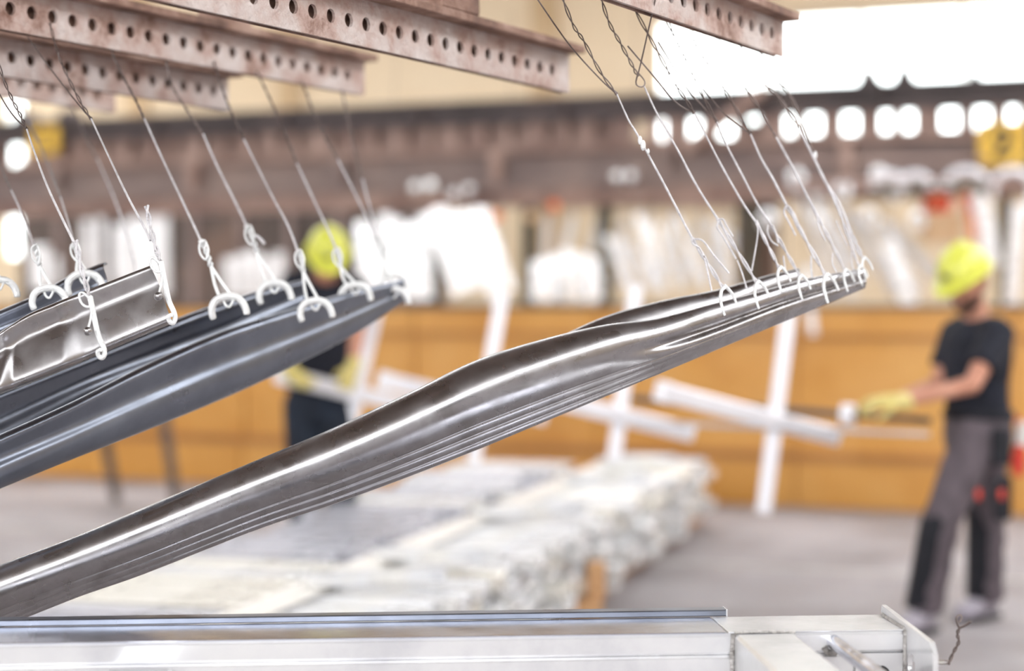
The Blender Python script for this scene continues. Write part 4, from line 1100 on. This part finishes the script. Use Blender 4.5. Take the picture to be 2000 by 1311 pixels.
def head_shapes(mb, c, f, r, u):
    """Skull, jaw, nose, brow, ears: one fused head around centre c."""
    def q(a, b, z): return c + r * a + f * b + u * z
    mb.rings([(q(0, -0.01, 0.118), r * 0.02, f * 0.025), (q(0, -0.01, 0.105), r * 0.05, f * 0.062), (q(0, -0.008, 0.07), r * 0.070, f * 0.090), (q(0, -0.004, 0.02), r * 0.076, f * 0.098), (q(0, 0.006, -0.03), r * 0.070, f * 0.088), (q(0, 0.018, -0.075), r * 0.058, f * 0.070), (q(0, 0.034, -0.108), r * 0.040, f * 0.048), (q(0, 0.042, -0.122), r * 0.02, f * 0.026)], 18)
    limb(mb, [q(0, 0.088, 0.012), q(0, 0.103, -0.018), q(0, 0.108, -0.034)], [0.009, 0.012, 0.0145], 8)
    limb(mb, [q(-0.04, 0.082, 0.028), q(0, 0.092, 0.03), q(0.04, 0.082, 0.028)], [0.010, 0.012, 0.010], 8)
    limb(mb, [q(-0.024, 0.083, -0.066), q(0, 0.092, -0.064), q(0.024, 0.083, -0.066)], [0.007, 0.009, 0.007], 8)
    limb(mb, [q(-0.022, 0.080, -0.080), q(0, 0.088, -0.080), q(0.022, 0.080, -0.080)], [0.007, 0.009, 0.007], 8)
    for s in (-1, 1):
        limb(mb, [q(s * 0.078, -0.012, 0.02), q(s * 0.084, -0.018, -0.005), q(s * 0.077, -0.008, -0.03)], [0.013, 0.014, 0.010], 8)
def head_parts(parent, c, f, r, u, helm_tilt, beard=True):
    def q(a, b, z): return c + r * a + f * b + u * z
    for s in (-1, 1):
        MB().ball(q(s * 0.031, 0.083, 0.008), 0.0105, 10, 8).build('eye', M['white_cloth'], parent)
        MB().ball(q(s * 0.031, 0.0905, 0.007), 0.005, 8, 6).build('iris', M['beard'], parent)
        MB().tube([q(s * 0.014, 0.098, 0.031), q(s * 0.033, 0.095, 0.036), q(s * 0.05, 0.082, 0.03)], [0.003, 0.0045, 0.003], 6).build('eyebrow', M['beard'], parent)
    if beard:
        mb = MB()
        mb.rings([(q(0, 0.012, -0.045), r * 0.073, f * 0.080), (q(0, 0.020, -0.078), r * 0.064, f * 0.078), (q(0, 0.034, -0.112), r * 0.046, f * 0.058), (q(0, 0.044, -0.132), r * 0.022, f * 0.03)], 18)
        mb.build('beard', M['beard'], parent, smooth=80)
    mb = MB()
    mb.rings([(q(0, -0.03, 0.045), r * 0.078, f * 0.075), (q(0, -0.035, 0.0), r * 0.079, f * 0.072), (q(0, -0.04, -0.045), r * 0.068, f * 0.058), (q(0, -0.045, -0.065), r * 0.05, f * 0.04)], 18)
    mb.build('hair', M['beard'], parent, smooth=80)
    # helmet: dome, brim with peak, ridge, headband
    hf = (f * math.cos(helm_tilt) - u * math.sin(helm_tilt)).normalized()
    hu = r.cross(hf).normalized()
    if hu.z < 0: hu = -hu
    hc = c + u * 0.052
    dome = MB()
    rg = []
    for k in range(9):
        a = math.radians(88 * k / 8)
        rg.append((hc + hu * (0.135 * math.sin(a)), r * (0.112 * math.cos(a) + 0.003), hf * (0.134 * math.cos(a) + 0.003)))
    dome.rings(rg, 28)
    helm = dome.build('helmet', M['helmet'], parent, smooth=60)
    brim = MB()
    n = 32
    vs, fs = [], []
    for ring, (ra, rb, dz) in enumerate(((0.110, 0.132, 0.004), (0.128, 0.150, -0.004), (0.126, 0.148, -0.009), (0.108, 0.130, -0.003))):
        for k in range(n):
            a = 2 * math.pi * k / n
            peak = max(0, math.sin(a)) ** 3 * (0.055 if ring in (1, 2) else 0)
            vs.append(hc + r * ra * math.cos(a) + hf * (rb * math.sin(a) + peak) + hu * (dz - peak * 0.25))
    for ring in range(4):
        for k in range(n):
            fs.append((ring * n + k, ring * n + (k + 1) % n, ((ring + 1) % 4) * n + (k + 1) % n, ((ring + 1) % 4) * n + k))
    brim.add(vs, fs)
    brim.build('brim', M['helmet'], helm, smooth=60)
    rid = MB()
    rid.tube([hc + hu * (0.136 * math.sin(a)) + hf * (0.136 * math.cos(a)) for a in [math.radians(25 + 130 * k / 12) for k in range(13)]], 0.010, 8)
    rid.build('ridge', M['helmet'], helm)
    MB().box(hc + hf * 0.132 + hu * 0.045, 0.02, 0.006, 0.014, r, hf, hu).build('badge', M['helmet_dark'], helm)
def foot(mb, ankle, toe, z0=0.0, k=1.0):
    d = Vector((toe.x - ankle.x, toe.y - ankle.y, 0)).normalized()
    s = Vector((-d.y, d.x, 0))
    h = Vector((ankle.x, ankle.y, 0)) - d * 0.06
    mb.rings([(h + d * (l * (0.88 + 0.12 * k) + 0.03 * (1 - k)) + Z_AX * (z0 + z), s * (a * k), Z_AX * (b * k)) for l, z, a, b in ((0.0, 0.05, 0.02, 0.03), (0.01, 0.055, 0.040, 0.05), (0.08, 0.065, 0.045, 0.062), (0.16, 0.05, 0.049, 0.046), (0.23, 0.04, 0.05, 0.037), (0.275, 0.034, 0.036, 0.028), (0.29, 0.03, 0.012, 0.012))], 14)

def person(label, J, face, colours, helm_tilt, beard, knee_pads, torso_f):
    """J holds the joints; one continuous body, clothing and helmet as parts."""
    root = thing('person', label, 'person', Vector(((J['ank'][0].x + J['ank'][1].x) / 2, (J['ank'][0].y + J['ank'][1].y) / 2, 0)))
    f, r, u = basis(face)
    tf = torso_f.normalized()
    ts = Vector((tf.y, -tf.x, 0))
    body = MB()
    head_shapes(body, J['head'], f, r, u)
    nk = J['neck']
    limb(body, [nk - Z_AX * 0.04, nk + (J['head'] - nk) * 0.45, J['head'] - u * 0.05 - f * 0.01], [0.062, 0.056, 0.055])
    hip = (J['hip'][0] + J['hip'][1]) / 2
    def torso(mb, k):
        pts = [(0.0, 0.165, 0.115), (0.12, 0.170, 0.118), (0.30, 0.158, 0.110), (0.48, 0.160, 0.115), (0.66, 0.178, 0.122), (0.82, 0.185, 0.115), (0.92, 0.15, 0.092), (1.0, 0.075, 0.065)]
        mb.rings([(hip.lerp(nk, t) + tf * (0.02 * math.sin(t * 3.1)), ts * (a * k), tf * (b * k)) for t, a, b in pts], 20)
    torso(body, 0.93)
    for i in (0, 1):
        limb(body, [J['sho'][i], J['elb'][i], J['wri'][i]], [0.055, 0.042, 0.028])
        limb(body, [J['hip'][i], J['kne'][i], J['ank'][i]], [0.085, 0.055, 0.04])
        hand(body, J['wri'][i], J['hand_f'][i], J['hand_p'][i], J['hand_s'][i])
        foot(body, J['ank'][i], J['toe'][i], 0.012, 0.78)
    remeshed(body, 'body', M['skin'], root, 0.0085, 3)
    head_parts(root, J['head'], f, r, u, helm_tilt, beard)
    shirt = MB()
    torso(shirt, 1.05)
    for i in (0, 1):
        e = J['sho'][i].lerp(J['elb'][i], 0.66)
        limb(shirt, [J['sho'][i].lerp(nk, 0.35) - Z_AX * 0.02, J['sho'][i], J['sho'][i].lerp(J['elb'][i], 0.4)], [0.08, 0.078, 0.072])
        d = (J['elb'][i] - J['sho'][i]).normalized()
        o1 = d.orthogonal().normalized(); o2 = d.cross(o1)
        shirt.rings([(J['sho'][i].lerp(J['elb'][i], t), o1 * w, o2 * w) for t, w in ((0.2, 0.074), (0.45, 0.072), (0.68, 0.074))], 16)
    remeshed(shirt, 'shirt', M[colours['shirt']], root, 0.012, 4)
    tro = MB()
    tro.rings([(hip + Z_AX * z + tf * 0.01, ts * a, tf * b) for z, a, b in ((-0.10, 0.13, 0.11), (-0.05, 0.172, 0.128), (0.0, 0.182, 0.134), (0.07, 0.178, 0.13), (0.12, 0.172, 0.124))], 20)
    for i in (0, 1):
        limb(tro, [J['hip'][i], J['hip'][i].lerp(J['kne'][i], 0.5), J['kne'][i]], [0.108, 0.098, 0.083])
        d = (J['ank'][i] - J['kne'][i])
        d1 = d.normalized(); o1 = d1.orthogonal().normalized(); o2 = d1.cross(o1)
        tro.rings([(J['kne'][i] + d * t + Vector((0.006 * math.sin(t * 17), 0.004 * math.cos(t * 23), 0)), o1 * w, o2 * w) for t, w in ((-0.06, 0.08), (0.1, 0.083), (0.3, 0.085), (0.5, 0.082), (0.7, 0.081), (0.86, 0.083), (0.97, 0.088))], 16)
    remeshed(tro, 'trousers', M[colours['trousers']], root, 0.012, 3)
    belt = MB()
    belt.rings([(hip + Z_AX * z + tf * 0.01, ts * a, tf * b) for z, a, b in ((0.085, 0.181, 0.134), (0.09, 0.186, 0.138), (0.12, 0.184, 0.136), (0.125, 0.178, 0.13))], 24)
    belt.build('belt', M['black_cloth'], root)
    for i in (0, 1):
        g = MB()
        hand(g, J['wri'][i], J['hand_f'][i], J['hand_p'][i], J['hand_s'][i], sc=1.12)
        d = J['hand_f'][i].normalized()
        limb(g, [J['wri'][i] - d * 0.02, J['wri'][i] + d * 0.02], [0.040, 0.038])
        remeshed(g, 'glove', M[colours['glove']], root, 0.007, 2)
        b = MB()
        foot(b, J['ank'][i], J['toe'][i], 0.012)
        limb(b, [Vector((J['ank'][i].x, J['ank'][i].y, 0.07)), J['ank'][i] + Z_AX * 0.05], [0.058, 0.06])
        bo_ = remeshed(b, 'boot', M[colours['boot']], root, 0.011, 2)
        dd = Vector((J['toe'][i].x - J['ank'][i].x, J['toe'][i].y - J['ank'][i].y, 0)).normalized()
        ss = Vector((-dd.y, dd.x, 0))
        hh = Vector((J['ank'][i].x, J['ank'][i].y, 0)) - dd * 0.062
        sole = [(-0.045 * math.cos(a), -0.03 * math.sin(a)) for a in [math.pi * k / 8 for k in range(9)]] + [(0.048 * math.cos(a), 0.215 + 0.05 * math.sin(a)) for a in [math.pi * k / 8 for k in range(9)]]
        MB().prism(sole, hh + Z_AX * 0.001, hh + Z_AX * 0.022, ss, dd).build('sole', M['sole'], bo_)
        if knee_pads:
            kd = (J['ank'][i] - J['kne'][i])
            out = (tf * 0.5 + Vector((-0.6, 0.1, 0)))
            out.z = 0
            out.normalize()
            sd = Vector((-out.y, out.x, 0))
            mbp = MB()
            rows = []
            for t, w in ((-0.30, 0.045), (-0.26, 0.06), (0.0, 0.066), (0.3, 0.066), (0.6, 0.064), (0.9, 0.064), (0.96, 0.055)):
                base = J['kne'][i] + kd * t if t >= 0 else J['kne'][i].lerp(J['hip'][i], -t)
                rows.append((base + out * 0.030, sd * (w + 0.014), out * 0.064))
            mbp.rings(rows, 16)
            mbp.build('knee_panel', M['black_cloth'], root, smooth=70)
    return root, hip, tf, ts

yr = 7.85
JR = dict(head=P(1887, 552, 7.80), neck=P(1912, 622, 7.88),
          sho=[P(1950, 652, 7.70), P(1868, 650, 8.02)], elb=[P(1898, 752, 7.52), P(1832, 752, 7.98)], wri=[P(1762, 784, 7.55), P(1740, 786, 7.84)],
          hip=[P(1905, 856, 7.78), P(1922, 852, 7.96)], kne=[P(1838, 1020, 7.66), P(1928, 1035, 8.06)], ank=[P(1806, 1192, 7.80), P(1926, 1172, 8.15)], toe=[P(1770, 1232, 7.68), P(1880, 1210, 8.03)],
          hand_f=[Vector((-1, 0.08, 0.0)), Vector((-1, -0.1, 0.05))], hand_p=[Vector((-0.1, 0.35, -0.9)), Vector((-0.1, -0.25, -0.9))], hand_s=[Vector((0.05, 0.9, 0.35)), Vector((0, 0.9, -0.25))])
pr_, hipR, tfR, tsR = person('worker in a yellow helmet, black T-shirt and grey work trousers guiding a pole at right', JR, Vector((-0.72, -0.62, -0.42)), dict(shirt='navy', trousers='grey_cloth', glove='glove', boot='boot'), 0.10, True, True, Vector((-0.86, -0.5, 0)))
# tool pockets on the near hip
pk = hipR + Vector((0.05, -0.165, -0.03))
MB().box(pk, 0.055, 0.018, 0.085, Vector((0.85, 0.5, 0)).normalized(), Vector((0.5, -0.85, 0)).normalized()).build('tool_pocket', M['black_cloth'], pr_, bevel=0.012)
MB().box(pk + Vector((0.02, 0.045, -0.24)), 0.055, 0.014, 0.10, Vector((0.85, 0.5, 0)).normalized(), Vector((0.5, -0.85, 0)).normalized()).build('thigh_pocket', M['black_cloth'], pr_, bevel=0.012)
for px in (1911, 1956):
    MB().ball(P(px, 966, 7.58), 0.016, 10, 8, (0.8, 0.6, 1.6)).build('pocket_tab', M['red'], pr_)
rag = thing('hanging_rag', 'red and white cloth at the right picture edge by the right worker\'s hip', 'cloth', P(1992, 930, 7.9))
MB().rings([(P(1990, 930, 7.9), Vector((0.02, 0, 0)), Vector((0, 0.012, 0))), (P(1987, 900, 7.9), Vector((0.034, 0, 0)), Vector((0, 0.018, 0))), (P(1993, 868, 7.9), Vector((0.026, 0, 0)), Vector((0, 0.02, 0)))], 12).build('red_fold', M['red'], rag)
MB().rings([(P(1996, 872, 7.9), Vector((0.035, 0, 0)), Vector((0, 0.02, 0))), (P(2000, 845, 7.9), Vector((0.04, 0, 0)), Vector((0, 0.025, 0))), (P(1998, 822, 7.9), Vector((0.02, 0, 0)), Vector((0, 0.02, 0)))], 12).build('white_fold', M['white_cloth'], rag)

MB().tube([P(1998, 824, 7.9), P(1985, 818, 7.88), P(1968, 815, 7.86)], 0.008, 6).build('strap', M['red'], rag)

JL = dict(head=P(641, 506, 9.26), neck=P(632, 540, 9.46),
          sho=[P(694, 560, 9.45), P(576, 548, 9.48)], elb=[P(698, 660, 9.30), P(538, 662, 9.34)], wri=[P(690, 716, 9.20), P(566, 722, 9.10)],
          hip=[P(660, 792, 9.57), P(590, 792, 9.57)], kne=[P(668, 952, 9.47), P(590, 952, 9.49)], ank=[P(665, 1085, 9.62), P(596, 1085, 9.57)], toe=[P(680, 1110, 9.37), P(584, 1110, 9.32)],
          hand_f=[Vector((-0.35, 0.1, -0.9)), Vector((0.55, 0.05, -0.5))], hand_p=[Vector((-0.1, 0.9, 0.2)), Vector((0.1, 0.9, 0.2))], hand_s=[Vector((0.9, 0.1, -0.3)), Vector((0.9, -0.1, 0.4))])
person('worker in a yellow helmet and dark clothes behind the left rails, holding a white piece', JL, Vector((0.12, -0.93, -0.36)), dict(shirt='navy', trousers='dark_jean', glove='glove', boot='boot'), 0.28, False, False, Vector((0.1, -1, 0)))

# poles held by the right worker
def pole(label, a, b, r, glint_collars, material):
    t = thing('guide_pole', label, 'pole', a)
    MB().tube([a, a.lerp(b, 0.5), b], r, 8).build('rod', M[material], t)
    d = (b - a).normalized()
    for k in glint_collars:
        c = a.lerp(b, k)
        MB().tube([c - d * 0.03, c + d * 0.03], r * 3.0, 12).build('glint_collar', M['pale_zinc'], t)  # pale ring added for the bright reflection on the pole
    return t
pole('dark thin pole gripped in the right worker\'s gloves', P(1818, 822, 7.75), P(1235, 779, 8.35), 0.017, (0.262,), 'dark_steel')
pole('pale thin rod below the dark pole, reaching to the right worker\'s thigh', P(1815, 849, 7.6), P(1235, 824, 8.3), 0.010, (), 'wire_zinc')
